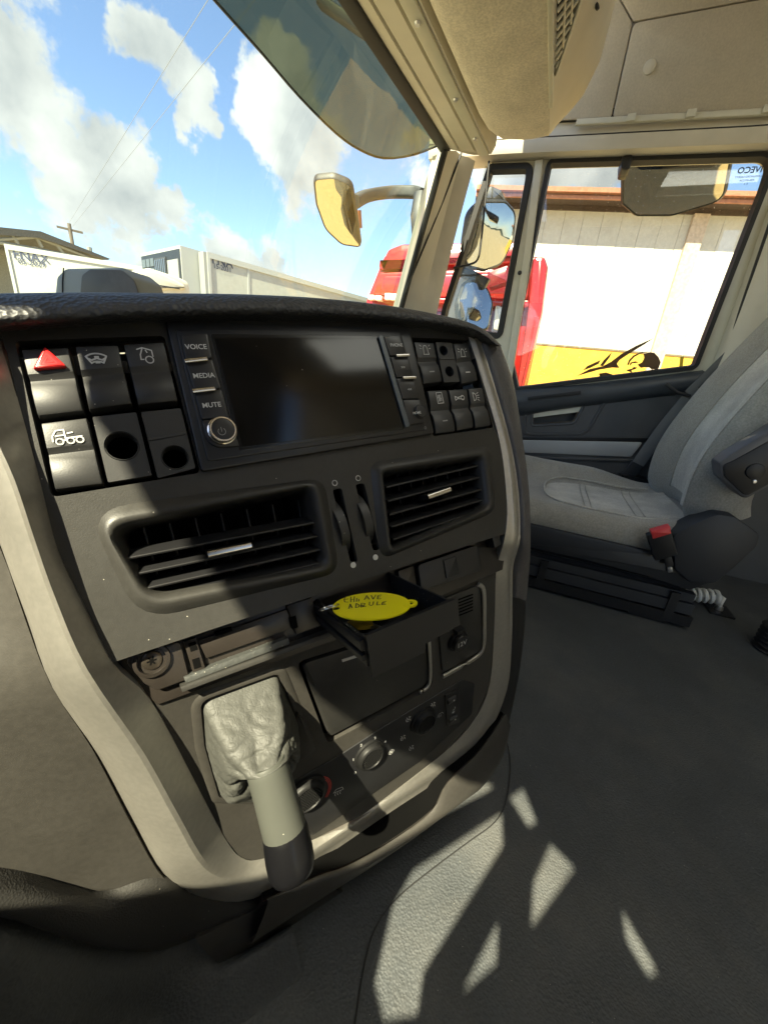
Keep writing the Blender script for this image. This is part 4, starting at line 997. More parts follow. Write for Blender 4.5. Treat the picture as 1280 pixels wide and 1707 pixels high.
plate_holes('tag_body', YEL, tg, T, t2, [circ(hole_c, .0032, n=16)], -.0012, 0)
ring('tag_ear', YEL, tg, T, [(circ(hole2_c, .0062, n=20), -.0012), (circ(hole2_c, .0062, n=20), 0.0004), (circ(hole2_c, .0030, n=20), .0004), (circ(hole2_c, .0030, n=20), -.0012)])
hand = [[(462, 246), (440, 250), (428, 272), (433, 291), (458, 292)], [(432, 272), (458, 268)], [(480, 252), (478, 292)], [(506, 250), (503, 290)], [(479, 272), (505, 270)], [(524, 262), (522, 288)], [(541, 268), (540, 286)],
        [(582, 274), (600, 242), (620, 271)], [(588, 263), (615, 259)], [(634, 240), (649, 270), (668, 238)], [(712, 238), (685, 242), (682, 268), (709, 266)], [(684, 254), (704, 252)],
        [(462, 342), (474, 306), (490, 336)], [(466, 328), (486, 325)], [(520, 302), (515, 335), (538, 330), (546, 316), (521, 302)], [(560, 300), (556, 331), (576, 327), (562, 314)], [(570, 300), (587, 304), (573, 326), (594, 324)],
        [(622, 291), (620, 313), (634, 319), (646, 312), (652, 289)], [(682, 289), (677, 314), (700, 312)], [(748, 286), (722, 292), (714, 312), (745, 309)], [(719, 301), (740, 298)]]
def strokes_px(name, m, parent, pl, lines, h, w):
    mb = MB()
    for k, ln in enumerate(lines):
        q = [pl.to2(u, v, h) for u, v in ln]; hh = h + k * 3e-6
        for i in range(len(q) - 1):
            d = (q[i + 1] - q[i]).normalized(); p_ = Vector((-d.y, d.x)) * w / 2; e = d * w * .3
            mb.add([pl.at(q[i] - p_ - e, hh), pl.at(q[i] + p_ - e, hh), pl.at(q[i + 1] + p_ + e, hh), pl.at(q[i + 1] - p_ + e, hh)], [(0, 1, 2, 3)])
    return mb.build(name, m, parent, False)
strokes_px('handwriting', INK, tg, T, [[zc(x, y) for x, y in l] for l in hand],   .0003, .0009)
tc_ = sum((Vector(p) for p in t2), Vector((0, 0))) / len(t2); gap = []
for p in t2[::3]:
    P_ = T.at(tc_ + (Vector(p) - tc_) * .93); Q_ = P_ + SUN * ((XD - P_.x) / SUN.x); gap.append((Q_.y, Q_.z - CZ))
tag(sun_mask(), 'added unseen sheet with holes shaping the sunlight on the driver side', 'sun_mask')
kr = thing('key_ring', tuple(T.px(560, 1008)), 'thin steel ring through the yellow tag', 'key ring')
rc = T.at(hole_c, .0) - wu * .004 - qd * .006
MB().tube([rc + (wu * math.cos(a) * .9 + (qd * .9 - dn * .35) * math.sin(a)) * .0095 for a in [2 * math.pi * k / 28 for k in range(28)]], .0007, 6, closed=True).build('wire_ring', STEEL, kr)
ky = thing('key', tuple(T.px(610, 1045, -.012)), 'small key with yellow bow partly under the tag', 'key')
K = Plane(BL + qd * .05 + dn * (DH - .006), wu, qd)
plate('bow', BRASS, ky, K, [(572, 1040), (590, 1030), (620, 1028), (622, 1042), (600, 1046), (580, 1048)], 0, .003, r=.002, b=.0006)
plate('blade', STEEL, ky, K, [(606, 1040), (620, 1038), (636, 1044), (637, 1048), (630, 1049), (626, 1046), (620, 1047), (616, 1044), (608, 1045)], .0005, .0022, b=.0002)

# ------------------------------------------------------------------ passenger seat
def V(x, y, z): return Vector((x, y, CZ + z))
seat = thing('passenger_seat', (1.55, -.25, 0), 'grey fabric passenger seat with suede centre on a low black base', 'seat')
def csec(y, s=1.0, dz=0.0, back=0.0):
    P = [(1.325, -.465), (1.308, -.455), (1.300, -.430), (1.303, -.400), (1.318, -.381), (1.345, -.372), (1.38, -.374), (1.45, -.378), (1.55, -.380), (1.63, -.372), (1.68, -.350), (1.72, -.322), (1.755, -.308), (1.785, -.318), (1.80, -.345), (1.803, -.40), (1.80, -.455), (1.785, -.465)]
    out = []
    for x, z in P:
        z2 = z + (.045 * back * max(0, (x - 1.63) / .17) * -1)
        out.append(V(x, y, -.465 + (z2 + .465) * s + dz * (1 if z > -.44 else 0)))
    return out
secs = [csec(.185, .35), csec(.18, .62), csec(.16, .85, .0), csec(.12, .97, .004), csec(.05, 1.0, .006), csec(-.05, 1, .002), csec(-.15, 1, 0), csec(-.25, 1, -.002), csec(-.33, 1, 0, .5), csec(-.41, 1, .01, 1.2), csec(-.48, 1, .025, 1.6), csec(-.52, .95, .03, 1.8)]
rows = [[c[j] for c in secs] for j in range(len(secs[0]))]
rows = smooth_rows(rows, 2, 3); cols = [[r[i] for r in rows] for i in range(len(rows[0]))]
MB().loft(cols, closed=True, cap0=True, cap1=True).build('cushion', SEATF, seat, True, 60)
def topz(x, y):
    import bisect
    return None
sr = []
for (y, x0, x1, dz) in ((-.075, 1.50, 1.54, -.3740), (-.082, 1.44, 1.60, -.3725), (-.10, 1.40, 1.635, -.3725), (-.13, 1.375, 1.65, -.373), (-.19, 1.36, 1.655, -.373), (-.27, 1.355, 1.655, -.373), (-.36, 1.355, 1.65, -.368), (-.43, 1.36, 1.645, -.355), (-.475, 1.365, 1.64, -.340)):
    r = []
    for k in range(9):
        f = k / 8; x = x0 + (x1 - x0) * f
        edge_ = -.006 if k in (0, 8) else 0.0
        rise = .012 * max(0, (x - 1.60) / .05) ** 2
        r.append(V(x, y, dz + rise + edge_))
    sr.append(r)
MB().loft(smooth_rows(sr, 3, 2)).build('seat_insert', SEATC, seat, True, 60)
def on_insert(u, v): return atz(u, v, CZ - .3695)
for (y, dz) in ((-.20, -.3715), (-.22, -.3715), (-.345, -.368), (-.37, -.366)):
    MB().tube([V(1.36 + .29 * k / 12, y, dz + .012 * max(0, (1.36 + .29 * k / 12 - 1.60) / .05) ** 2) for k in range(13)], .0016, 5).build('stitch_line', SEATF, seat)
pip = [(-.43, 1.352), (-.36, 1.348), (-.27, 1.348), (-.19, 1.352), (-.13, 1.366), (-.10, 1.392), (-.078, 1.44), (-.070, 1.52), (-.078, 1.61), (-.10, 1.645), (-.13, 1.662), (-.19, 1.667), (-.27, 1.667), (-.36, 1.665), (-.43, 1.66)]
MB().tube(spline([V(x, y, (-.370 if x < 1.5 else -.366 + .016 * max(0, (x - 1.60) / .065) ** 2) + (.012 if y < -.4 else 0)) for y, x in pip], 3), .003, 6).build('piping', SEATC, seat)
# backrest: sections up the spine
spine = [(-.500, -.345), (-.482, -.300), (-.478, -.240), (-.480, -.170), (-.494, -.100), (-.520, -.020), (-.553, .065), (-.590, .145), (-.630, .225), (-.690, .340), (-.74, .43)]
prof = [(1.335, -.115), (1.312, -.09), (1.306, -.05), (1.312, -.01), (1.330, .022), (1.356, .032), (1.385, .022), (1.41, .004), (1.45, -.004), (1.52, -.006), (1.58, -.003), (1.62, .010), (1.66, .032), (1.70, .046), (1.74, .048), (1.78, .030), (1.802, -.005), (1.808, -.05), (1.79, -.115)]
secs = []
for i, (y, z) in enumerate(spine):
    sc_ = (.75, .92, 1, 1, 1, 1, 1, 1, 1, .95, .7)[i]
    secs.append([V(1.555 + (x - 1.555) * (.93 if i == 0 else .98 if i == 1 else 1), y + (d * sc_ if d > 0 else d), z + d * -.35) for x, d in prof])
rows = [[c[j] for c in secs] for j in range(len(prof))]
rows = smooth_rows(rows, 2, 3); cols = [[r[i] for r in rows] for i in range(len(rows[0]))]
MB().loft(cols, closed=True, cap0=True, cap1=True).build('backrest', SEATF, seat, True, 60)
br = []
for (y, z) in spine[1:-1]:
    br.append([V(x, y + d + .004, z - d * .35) for x, d in ((1.350, .027), (1.372, .0295), (1.392, .018), (1.41, .006), (1.45, -.002), (1.52, -.004), (1.575, -.002), (1.60, .002))])
MB().loft(smooth_rows(br, 3, 2)).build('back_insert', SEATC, seat, True, 60)
for x_, d_ in ((1.348, .031), (1.600, .008)):
    MB().tube(spline([V(x_, y + d_, z - d_ * .35) for y, z in spine[1:-1]], 3), .0026, 6).build('piping', SEATF, seat)
XP = Plane((1.29, 0, CZ), (0, -1, 0), (0, 0, -1))
plate('side_cover', SEATP, seat, XP, [(1121, 893), (1150, 876), (1196, 857), (1226, 862), (1268, 892), (1262, 912), (1226, 946), (1192, 974), (1150, 972), (1124, 950)], -.05, .022, r=.022, b=.007)
plate('base_valance', SEATP, seat, XP, [(860, 868), (1085, 920), (1125, 925), (1195, 968), (1150, 985), (1080, 962), (980, 935), (860, 908)], -.10, -.004, r=.006, b=.006)
plate('valance_screw', STEEL, seat, XP, [(1112, 946), (1121, 945), (1122, 954), (1113, 955)], .0, .004, r=.004, b=.001)
bk = plate('buckle', BLK, seat, XP, [(1078, 893), (1118, 882), (1130, 926), (1092, 936)], .012, .035, r=.004, b=.003)
plate('release_button', REDB, bk, XP, [(1085, 886), (1117, 877), (1119, 890), (1088, 899)], .014, .038, r=.002, b=.002)
plate('buckle_stalk', BLK, seat, XP, [(1106, 930), (1119, 927), (1124, 944), (1111, 946)], .012, .02, b=.002)
AP = Plane((1.245, 0, CZ), (0, -1, 0), (0, 0, -1))
am = plate('armrest', ARM, seat, AP, [(1198, 772), (1216, 758), (1345, 680), (1360, 770), (1246, 832), (1238, 830), (1202, 797)], -.055, 0, r=.012, b=.008)
plate('armrest_panel', BLK, am, AP, [(1205, 775), (1222, 768), (1345, 700), (1355, 768), (1246, 827), (1238, 824), (1207, 795)], -.01, .003, r=.01, b=.004)
disc('armrest_button', BLK, am, AP, 1260, 786, .020, .003, .008, .003)
disc('armrest_screw', STEEL, am, AP, 1258, 803, .005, .003, .006, .001)
# suspension: pleated gaiter and runners
gm = MB(); rows = []
for k in range(15):
    f = k / 14; z = -.475 - .10 * f; ins = .012 if k % 2 else .0
    x0, x1, y0, y1 = 1.32 + ins, 1.79 - ins, -.52 + ins, .12 - ins
    rows.append([V(*q) for q in ((x0, y0, z), (x0, y1, z), (x1, y1, z), (x1, y0, z))])
gm.loft(rows, closed=True).build('suspension_gaiter', SEATP, seat, True, 20)
for x in (1.315, 1.76):
    for z0, z1, w in ((-.590, -.562, .012), (-.630, -.594, .018), (-.668, -.634, .024)):
        MB().abox(x - w, x + w, -.54 - w, .12, CZ + z0, CZ + z1).build('runner', SEATP if z0 > -.66 else mat('runner_metal', (.03, .03, .032), .35, .6), seat, False)
MB().abox(1.33, 1.77, -.50, .10, .012, CZ - .585).build('scissor_frame', BLK, seat, False)
MB().abox(1.30, 1.80, -.50, -.40, 0.0, .012).build('floor_foot', BLK, seat, False)
MB().abox(1.30, 1.80, .0, .1, 0.0, .012).build('floor_foot', BLK, seat, False)
for y in (-.12, -.5): MB().abox(1.29, 1.302, y - .012, y + .012, .02, .115).build('runner_clamp', BLK, seat, False)

# seat belt
sb = thing('seat_belt', tuple(V(1.82, -.5, 0)), 'grey seat belt running down beside the door', 'seat belt')
bpts = [atx(1330, 470, 1.80), atx(1280, 530, 1.80), atx(1215, 595, 1.81), atx(1150, 658, 1.82)]
bar('webbing', BELT, sb, spline(bpts, 4), .046, .002, (.0, -.8, .2))
bar('webbing', BELT, sb, spline([atx(1147, 664, 1.82), atx(1105, 715, 1.825), atx(1062, 775, 1.83)], 4), .046, .002, (0, -.8, -.3))
bar('buckle_end', SEATP, sb, [atx(1063, 773, 1.83), atx(1044, 797, 1.83)], .05, .012, (0, -.8, -.3))
bar('belt_guide', BLK, sb, [atx(1110, 640, 1.80), atx(1128, 654, 1.79), atx(1150, 660, 1.79)], .012, .012, (0, 0, 1))
bar('guide_rail', mat('guide_black', (.02, .02, .02), .4, .3), sb, spline([atx(1310, 505, 1.79), atx(1235, 582, 1.80), atx(1165, 648, 1.81)], 3), .012, .008, (0, -1, 0))
MB().abox(1.80, 1.87, -.52, -.36, CZ - .50, CZ - .33).build('retractor_cover', BLK, sb, False)

# white coiled air hose with its fitting
ah = thing('air_hose', (1.50, -.68, 0), 'white coiled air hose plugged into the floor behind the seat', 'hose')
h0, h1 = atz(1148, 990, .03), atz(1200, 996, .045)
hp_ = []
for k in range(97):
    a = k / 96; c = h0.lerp(h1, a); t = a * 2 * math.pi * 5
    hp_.append(c + Vector((math.cos(t) * .020, 0, math.sin(t) * .020)))
e_ = atz(1196, 1018, .0)
hp_ += [h1 + Vector((.0, -.012, -.002)), e_ + Vector((0, 0, .03)), e_ + Vector((0, 0, .01))]
MB().tube(hp_, .0065, 7).build('coil', HOSE, ah)
MB().tube([e_, e_ + Vector((0, 0, .018))], [.014, .011], 12).build('fitting', STEEL, ah)
MB().abox(e_.x - .04, e_.x + .04, e_.y - .035, e_.y + .035, 0, .006).build('floor_plate', BLK, ah, False)
gt = thing('rubber_gaiter', tuple(atz(1278, 1085, 0)), 'black ribbed rubber gaiter at the floor behind the seat', 'gaiter')
gp = atz(1284, 1085, 0); MB().loft([[gp + Vector((math.cos(a) * r, math.sin(a) * r, z)) for a in [2 * math.pi * k / 20 for k in range(20)]] for z, r in [(i * .007, .045 if i % 2 else .034) for i in range(13)]], closed=True, cap1=True).build('ribs', RUB, gt, True, 60)

# ------------------------------------------------------------------ passenger door
DX = 1.86
DPl = Plane((DX, 0, CZ), (0, -1, 0), (0, 0, -1))
door = thing('passenger_door', (DX, -.1, 0), 'dark passenger door with grey strip, pull recess and large window', 'door')
out_px = [(822, 262), (845, 246), (1330, 212), (1330, 300), (1300, 350), (1172, 660), (858, 700), (735, 700), (700, 640), (745, 512)]
q_in = rp(DPl, [(817, 280), (883, 278), (880, 300), (832, 560), (735, 545), (742, 514)], [.01, .05, .01, .02, .01, .01])
w_in = rp(DPl, [(916, 270), (1291, 258), (1274, 312), (1158, 612), (862, 648), (851, 596)], [.015, .05, .01, .02, .01, .01])
plate_holes('window_frame', BEIL, door, DPl, px2(DPl, out_px), [q_in, w_in], -.05, 0)
def seal(poly, w, t, name='window_seal', off=0.0):
    q = offset(poly, off); rows = [(offset(q, -w), .0), (offset(q, -w * .8), t), (offset(q, w * .6), t), (offset(q, w), -.02)]
    return ring(name, RUB, door, DPl, rows)
seal(q_in, .014, .010); seal(w_in, .010, .010)
GP = Plane((DX + .025, 0, CZ), (0, -1, 0), (0, 0, -1))
plate('window_glass', SDG, door, GP, [(905, 262), (1300, 250), (1284, 312), (1164, 622), (858, 660), (842, 596)], -.002, .002, b=0)
plate('quarter_glass', SDG, door, GP, [(810, 272), (890, 270), (888, 300), (838, 570), (730, 555), (738, 510)], -.002, .002, b=0)
bar('divider_bar', BEIL, door, [atx(899, 268, DX - .01), atx(878, 430, DX - .01), atx(846, 640, DX - .01)], .030, .02, (0, 1, 0))
disc('divider_screw', BLK, door, DPl, 866, 454, .008, .018, .024, .002)
# wire loop hanging in the quarter window
MB().tube(spline([atx(815, 268, 1.82), atx(809, 330, 1.81), atx(802, 400, 1.80), atx(796, 432, 1.80), atx(780, 441, 1.80), atx(756, 446, 1.82)], 4), .004, 6).build('latch_wire', RUB, door)
# lower panel with recess
low = [(700, 640), (858, 652), (1172, 618), (1330, 700), (1330, 1000), (700, 1000)]
rec = rp(DPl, [(889, 682), (972, 673), (955, 703), (889, 707)], [.01, .012, .02, .01])
plate_holes('door_panel', DOORP, door, DPl, px2(DPl, low), [rec], -.05, .004)
plate2('recess_back', DOORP, door, DPl, offset(rec, -.004), -.06, -.045, 0)
ring('recess_rim', DOORP, door, DPl, [(offset(rec, -.012), .0042), (offset(rec, -.008), .009), (offset(rec, -.002), .008), (rec, .0), (rec, -.044)])
sheet('door_ledge', DOORT, door, [[atx(u, v, DX - h) for u, v, h in r] for r in (
    ((835, 646, -.02), (862, 645, -.02), (1000, 636, -.02), (1172, 614, -.02)), ((835, 652, .02), (864, 652, .02), (1000, 641, .02), (1172, 620, .02)),
    ((835, 666, .04), (868, 666, .04), (1000, 653, .036), (1172, 632, .034)), ((835, 684, .03), (872, 684, .03), (930, 676, .028), (1172, 645, .026)), ((835, 694, .006), (876, 692, .006), (935, 682, .006), (1172, 652, .006)))], .02, Vector((1, 0, 0)), 3, 3)
bar('ledge_grab', BLK, door, [atx(880, 664, DX - .046), atx(968, 654, DX - .042)], .014, .006, (0, 0, 1))
pr = [(874, 690), (1008, 650), (1012, 664), (982, 716), (968, 724), (874, 724)]
pq = rp(DPl, pr, .02)
ring('pull_frame', DOORP, door, DPl, [(offset(pq, -.004), .0042), (offset(pq, 0), .010), (offset(pq, .006), .010), (offset(pq, .010), .0042)])
plate('grey_strip', SILV, door, DPl, [(860, 733), (1072, 737), (1052, 762), (860, 754)], .003, .012, r=.008, b=.004)
plate('black_band', BLK, door, DPl, [(860, 728), (1090, 730), (1072, 738), (860, 734)], .003, .009, b=.002)
bar('lower_rib', DOORP, door, [atx(860, 762, DX - .006), atx(1060, 768, DX - .006)], .012, .01, (0, 0, 1))
# marks on the glass
gm_ = .0026
text('maker_mark', 'IVECO', mat('etch', (.10, .12, .13), .6), door, GP, 1250, 283, .016, gm_, mirror=True, bold=.02)
for k, b_ in enumerate(('LAMINATED SAFETY', '43R-001234', 'E 3')): text('etched_line', b_, MATS['etch'], door, GP, 1247 - 2 * k, 294 + 6 * k, .0055, gm_, mirror=True)
yt = plate('yellow_sticker', mat('yellow_sticker', (.75, .50, .02), .5), door, GP, [(1134, 594), (1140, 594), (1137, 617), (1131, 618)], gm_, gm_ + .0006, b=0)
DEC = glass('decal_film', (.16, .14, .12), .02)
def half_opaque(M_, col, f, kind='ShaderNodeBsdfDiffuse'):
    nt = M_.node_tree; o = [n for n in nt.nodes if n.type == 'OUTPUT_MATERIAL'][0]; src = o.inputs['Surface'].links[0].from_socket
    d = nt.nodes.new(kind); d.inputs[0].default_value = (*col, 1); m = nt.nodes.new('ShaderNodeMixShader'); m.inputs[0].default_value = f
    nt.links.new(src, m.inputs[1]); nt.links.new(d.outputs[0], m.inputs[2]); nt.links.new(m.outputs[0], o.inputs['Surface'])
half_opaque(DEC, (.30, .27, .25), .6, 'ShaderNodeBsdfTranslucent')
def cz(x, y): return (960 + x * .25, 240 + y * .25)
def decal(pts, parent, nm):
    p2 = px2(GP, [cz(*p) for p in pts], gm_)
    tri = geometry.tessellate_polygon([[Vector((p[0], p[1], 0)) for p in p2]]); mb = MB()
    mb.add([GP.at(p, gm_) for p in p2], [tuple(t) for t in tri]); mb.add([GP.at(p, gm_ + .0005) for p in p2], [tuple(t)[::-1] for t in tri])
    return mb.build(nm, DEC, parent, False)
bull = thing('bull_decal', tuple(GP.px(1050, 610, gm_)), 'grey charging bull decal with swooshes on side window', 'decal')
decal([(45, 1510), (75, 1480), (165, 1438), (150, 1465), (100, 1490)], bull, 'swoosh')
decal([(158, 1478), (185, 1440), (240, 1385), (225, 1420), (195, 1460), (180, 1480)], bull, 'swoosh')
decal([(0, 1548), (90, 1500), (180, 1480), (235, 1450), (300, 1400), (400, 1345), (524, 1290), (440, 1345), (350, 1400), (290, 1440), (272, 1465), (290, 1492), (240, 1490), (150, 1505)], bull, 'swoosh')
decal([(410, 1470), (440, 1455), (455, 1425), (450, 1400), (490, 1388), (520, 1390), (550, 1420), (565, 1455), (550, 1495), (530, 1520), (520, 1500), (505, 1505), (490, 1490), (460, 1488), (430, 1492)], bull, 'bull_body')
decal([(365, 1455), (395, 1447), (420, 1455), (398, 1460), (372, 1462), (362, 1480), (358, 1465)], bull, 'bull_leg')
decal([(335, 1505), (370, 1498), (385, 1485), (410, 1490), (392, 1502), (370, 1508), (378, 1540), (362, 1520), (340, 1512)], bull, 'bull_leg')
decal([(340, 1470), (352, 1440), (380, 1410), (430, 1388), (495, 1380), (430, 1396), (388, 1420), (362, 1448), (350, 1475)], bull, 'bull_tail')
decal([(150, 1530), (200, 1522), (280, 1548), (230, 1545), (160, 1550)], bull, 'swoosh')

# ------------------------------------------------------------------ overhead shelf with grille
osf = thing('overhead_shelf', (.9, .25, CZ + .62), 'beige fabric overhead shelf with slotted speaker grille', 'shelf')
def ssec(x, e=0.0):
    P = [(.362, .66), (.350, .632), (.325, .620), (.26, .614), (.19, .614), (.142, .618), (.134, .626), (.118, .646), (.09, .672), (.062, .705), (.047, .745), (.042, .82), (.042, 1.26)]
    cy, cz_2 = .22, .75
    return [V(x, (cy + (y - cy) * (1 - e)) - .104 * (x - .94) * (1 if y > .2 else .15 * (y - .04) / .16), cz_2 + (z - cz_2) * (1 - e) if z < 1.2 else z) for y, z in P]
xs_ = [(-.20, .3), (-.12, 0), (.2, 0), (.8, 0), (1.15, 0), (1.28, 0.0), (1.36, .03), (1.41, .10), (1.445, .24), (1.46, .45)]
secs = [ssec(x, e) for x, e in xs_]
up_ = MB().loft([s_[:6] for s_ in secs]).build('fabric_underside', FAB, osf, True, 60)
MB().loft([s_[5:] for s_ in secs]).build('shelf_front', BEI, osf, True, 60)
MB().loft([[s_[0] for s_ in secs], [s_[0] + Vector((0, .0, .3)) for s_ in secs]]).build('shelf_back', BEI, osf, False)
bar('fabric_edge', BEIL, osf, [V(x, .138 - .104 * (x - .94) * .095, .616) for x in (-.1, .4, .9, 1.1, 1.25)], .010, .008, (0, 1, 0))
# grille: dark backing with crossing bars on the sloping front
def gpt(x, f, h=.004):
    a = V(x, .132, .629); b = V(x, .068, .698); n_ = Vector((0, -.73, -.68)); return a.lerp(b, f) + n_ * h
bk_ = MB().loft([[gpt(x, .02, .001) for x in (-.1, 1.12)], [gpt(x, .72, .001) for x in (-.1, 1.0)]]).build('grille_backing', mat('grille_dark', (.05, .04, .03), .8), osf, False)
for k in range(27):
    x = .62 + .02 * k; fm_ = .78 if x < .95 else max(.06, .78 * (1.16 - x) / .21)
    bar('grille_bar', BEIL, osf, [gpt(x, 0), gpt(x - .008, fm_)], .0075, .005, (1, 0, 0))
for f in (.15, .31, .47, .63):
    xe = 1.14 - f * .24
    bar('grille_rail', BEIL, osf, [gpt(.6, f, .0045), gpt(xe, f, .0045)], .006, .0045, (0, .7, .7))
bar('grille_frame', BEIL, osf, [gpt(.6, .80, .003), gpt(.95, .80, .003), gpt(1.06, .42, .003), gpt(1.16, .0, .003)], .012, .008, (0, .7, .7))
disc('shelf_screw', BLK, osf, Plane(gpt(.95, .95, .006), (1, 0, 0), (0, .68, .73)), 993, 12, .006, 0, .004, .001)

# hooded pod on the dash top
pod = thing('dash_pod', tuple(aty(160, 487, .62)), 'small grey hooded pod standing on the dash top', 'pod')
PP = Plane(aty(165, 468, .62), RM @ Vector((1, .04, -.1)), (0, 0, -1))
plate('hood', mat('pod_grey', (.26, .27, .24), .5, bump=('noise', 600, .2, .0004), var=.08), pod, PP, [(86, 520), (92, 460), (106, 446), (200, 444), (222, 462), (236, 500), (238, 520)], -.06, .0, r=.012, b=.006)
plate('pod_face', mat('pod_dark', (.075, .065, .05), .5, grime=.4), pod, PP, [(131, 520), (136, 458), (150, 448), (202, 449), (224, 468), (234, 500), (235, 520)], .0, .002, r=.012, b=.001)
bar('pod_joint', RUB, pod, [PP.px(106, 446, .0005), PP.px(104, 470, .0005), PP.px(104, 510, .0005)], .0015, .001, (1, 0, 0))

# ------------------------------------------------------------------ outside the cab
vis = thing('sun_visor', tuple(V(1.0, .7, .75)), 'smoked translucent sun visor outside the windscreen top', 'sun visor')
ve = [(300, -70, .86), (360, 0, .85), (440, 90, .84), (500, 160, .82), (560, 220, .79), (600, 248, .75), (640, 262, .70), (690, 256, .60), (732, 240, .53)]
v0 = [aty(u, v, y) for u, v, y in ve]
v2 = [Vector((p.x * .97, min(p.y, yh(p.x, .60)) - .01, CZ + .88)) for p in v0]
v1 = [a.lerp(b, .5) + Vector((0, .03, .02)) for a, b in zip(v0, v2)]
MB().loft(smooth_rows([v0, v1, v2], 4, 4)).build('visor_sheet', VIS, vis, True, 80)
bar('visor_bracket', MBLK, vis, [V(1.12, .56, .72), V(1.12, .70, .80)], .03, .02, (1, 0, 0))
bar('visor_bracket', MBLK, vis, [V(1.48, .50, .72), V(1.50, .62, .82)], .03, .02, (1, 0, 0))
bar('visor_rail', MBLK, vis, [V(x, yh(x, .60), .87) for x in (-.1, .3, .9, 1.5)], .03, .02, (0, 0, 1))
bar('visor_edge', MBLK, vis, spline([p + Vector((0, 0, -.002)) for p in v0], 3), .006, .004, (0, 0, 1))

def planeN(o, n):
    n = Vector(n).normalized(); U_ = Vector((0, 0, 1)).cross(n).normalized(); D_ = n.cross(U_)
    return Plane(o, U_, D_)
def mirror(name, label, o, n, glass_px, m, r, thick=.05, grow=.012, bul=.6):
    t = thing(name, tuple(o), label, 'mirror')
    pl = planeN(o, n); g2 = rp(pl, glass_px, r)
    mb = MB(); rows = [(offset(g2, -grow * .4), .003), (offset(g2, -grow), -.004), (offset(g2, -grow * 1.1), -.02), (offset(g2, -grow * .2), -thick * .8), (offset(g2, grow * 2), -thick)]
    ring('housing', MBLK, t, pl, rows, True)
    mb.loft([[pl.at(p, .003) for p in offset(g2, -grow * .4)], [pl.at(p, .0) for p in g2]], closed=True).build('rim', MBLK, t)
    cen = sum((Vector(p) for p in g2), Vector((0, 0))) / len(g2); mx_ = max((Vector(p) - cen).length for p in g2)
    mg = MB(); mg.loft([[pl.at(cen + (Vector(p) - cen) * f, .0005 + bul * .02 * (1 - f * f)) for p in g2] for f in (1, .85, .7, .55, .4, .25, .1)], closed=True, cap1=True)
    mg.build('mirror_face', m, t, True, 80)
    return t, pl
o = aty(560, 355, .95)
fm_t, pl = mirror('front_mirror', 'front kerb mirror on grey arm seen through the windscreen', o, (-.82, -.25, -1.25), [(525, 300), (555, 297), (583, 308), (592, 360), (599, 410), (570, 406), (544, 382), (529, 340)], MIRY, [.02, .05, .03, .1, .012, .05, .08, .08], thick=.025, grow=.008)
arm_p = [aty(592, 336, .97), aty(612, 326, .98), aty(650, 320, .93), aty(690, 320, .82), aty(704, 324, .76)]
bar('arm', mat('arm_grey', (.05, .05, .045), .6, grime=.12, var=.15), fm_t, spline(arm_p, 4), .05, .04, (0, 0, 1))
bar('arm_bracket', MBLK, fm_t, [aty(700, 325, .75), aty(694, 360, .74), aty(696, 392, .73)], .05, .05, (1, 0, 0))
bar('arm_mount', MBLK, fm_t, [aty(722, 292, .66), aty(714, 330, .68), aty(705, 370, .70)], .05, .03, (1, 0, 0))
bar('arm_joint', mat('rust_orange', (.35, .12, .06), .6), fm_t, [aty(594, 350, .975), aty(596, 380, .975)], .03, .04, (1, 0, 0))
o = atx(812, 395, 2.15)
sm, pl = mirror('main_side_mirror', 'tall main door mirror seen through the quarter window', o, (-.75, -1.05, -.30), [(786, 352), (806, 338), (842, 338), (858, 356), (854, 400), (836, 438), (808, 448), (776, 440), (778, 400)], MIR, .06)
o2 = atx(826, 322, 2.2)
plate('mirror_cap', MBLK, sm, planeN(o2, (-1, -.3, 0)), [(806, 320), (818, 306), (836, 314), (846, 336), (808, 336)], -.10, 0, r=.02, b=.015)
o = atx(793, 505, 2.15)
wm, pl = mirror('wide_angle_mirror', 'small wide angle door mirror below the main one', o, (-.70, -.80, .45), [(766, 500), (776, 472), (792, 466), (812, 482), (820, 504), (812, 548), (770, 545)], MIR, .05)
bar('mirror_post', MBLK, wm, [atx(770, 452, 2.22), atx(790, 462, 2.22), atx(812, 474, 2.22)], .05, .04, (0, 0, 1))
plate('mirror_shell', mat('shell_white', (.55, .56, .54), .4), wm, planeN(atx(770, 500, 2.25), (-1, -.2, 0)), [(745, 530), (752, 490), (770, 456), (790, 462), (770, 480), (760, 540)], -.08, 0, r=.02, b=.01)
o = atx(1120, 310, 2.12)
km, pl = mirror('kerb_mirror', 'wide kerb mirror hanging outside the door window top', o, (-.75, -.12, -1.3), [(1041, 262), (1216, 262), (1203, 332), (1120, 357), (1062, 357), (1040, 338)], MIRY, [.01, .02, .04, .08, .04, .02])
plate('mirror_hinge', BLK, km, DPl, [(1036, 258), (1056, 256), (1050, 282), (1035, 282)], -.06, .02, r=.01, b=.005)

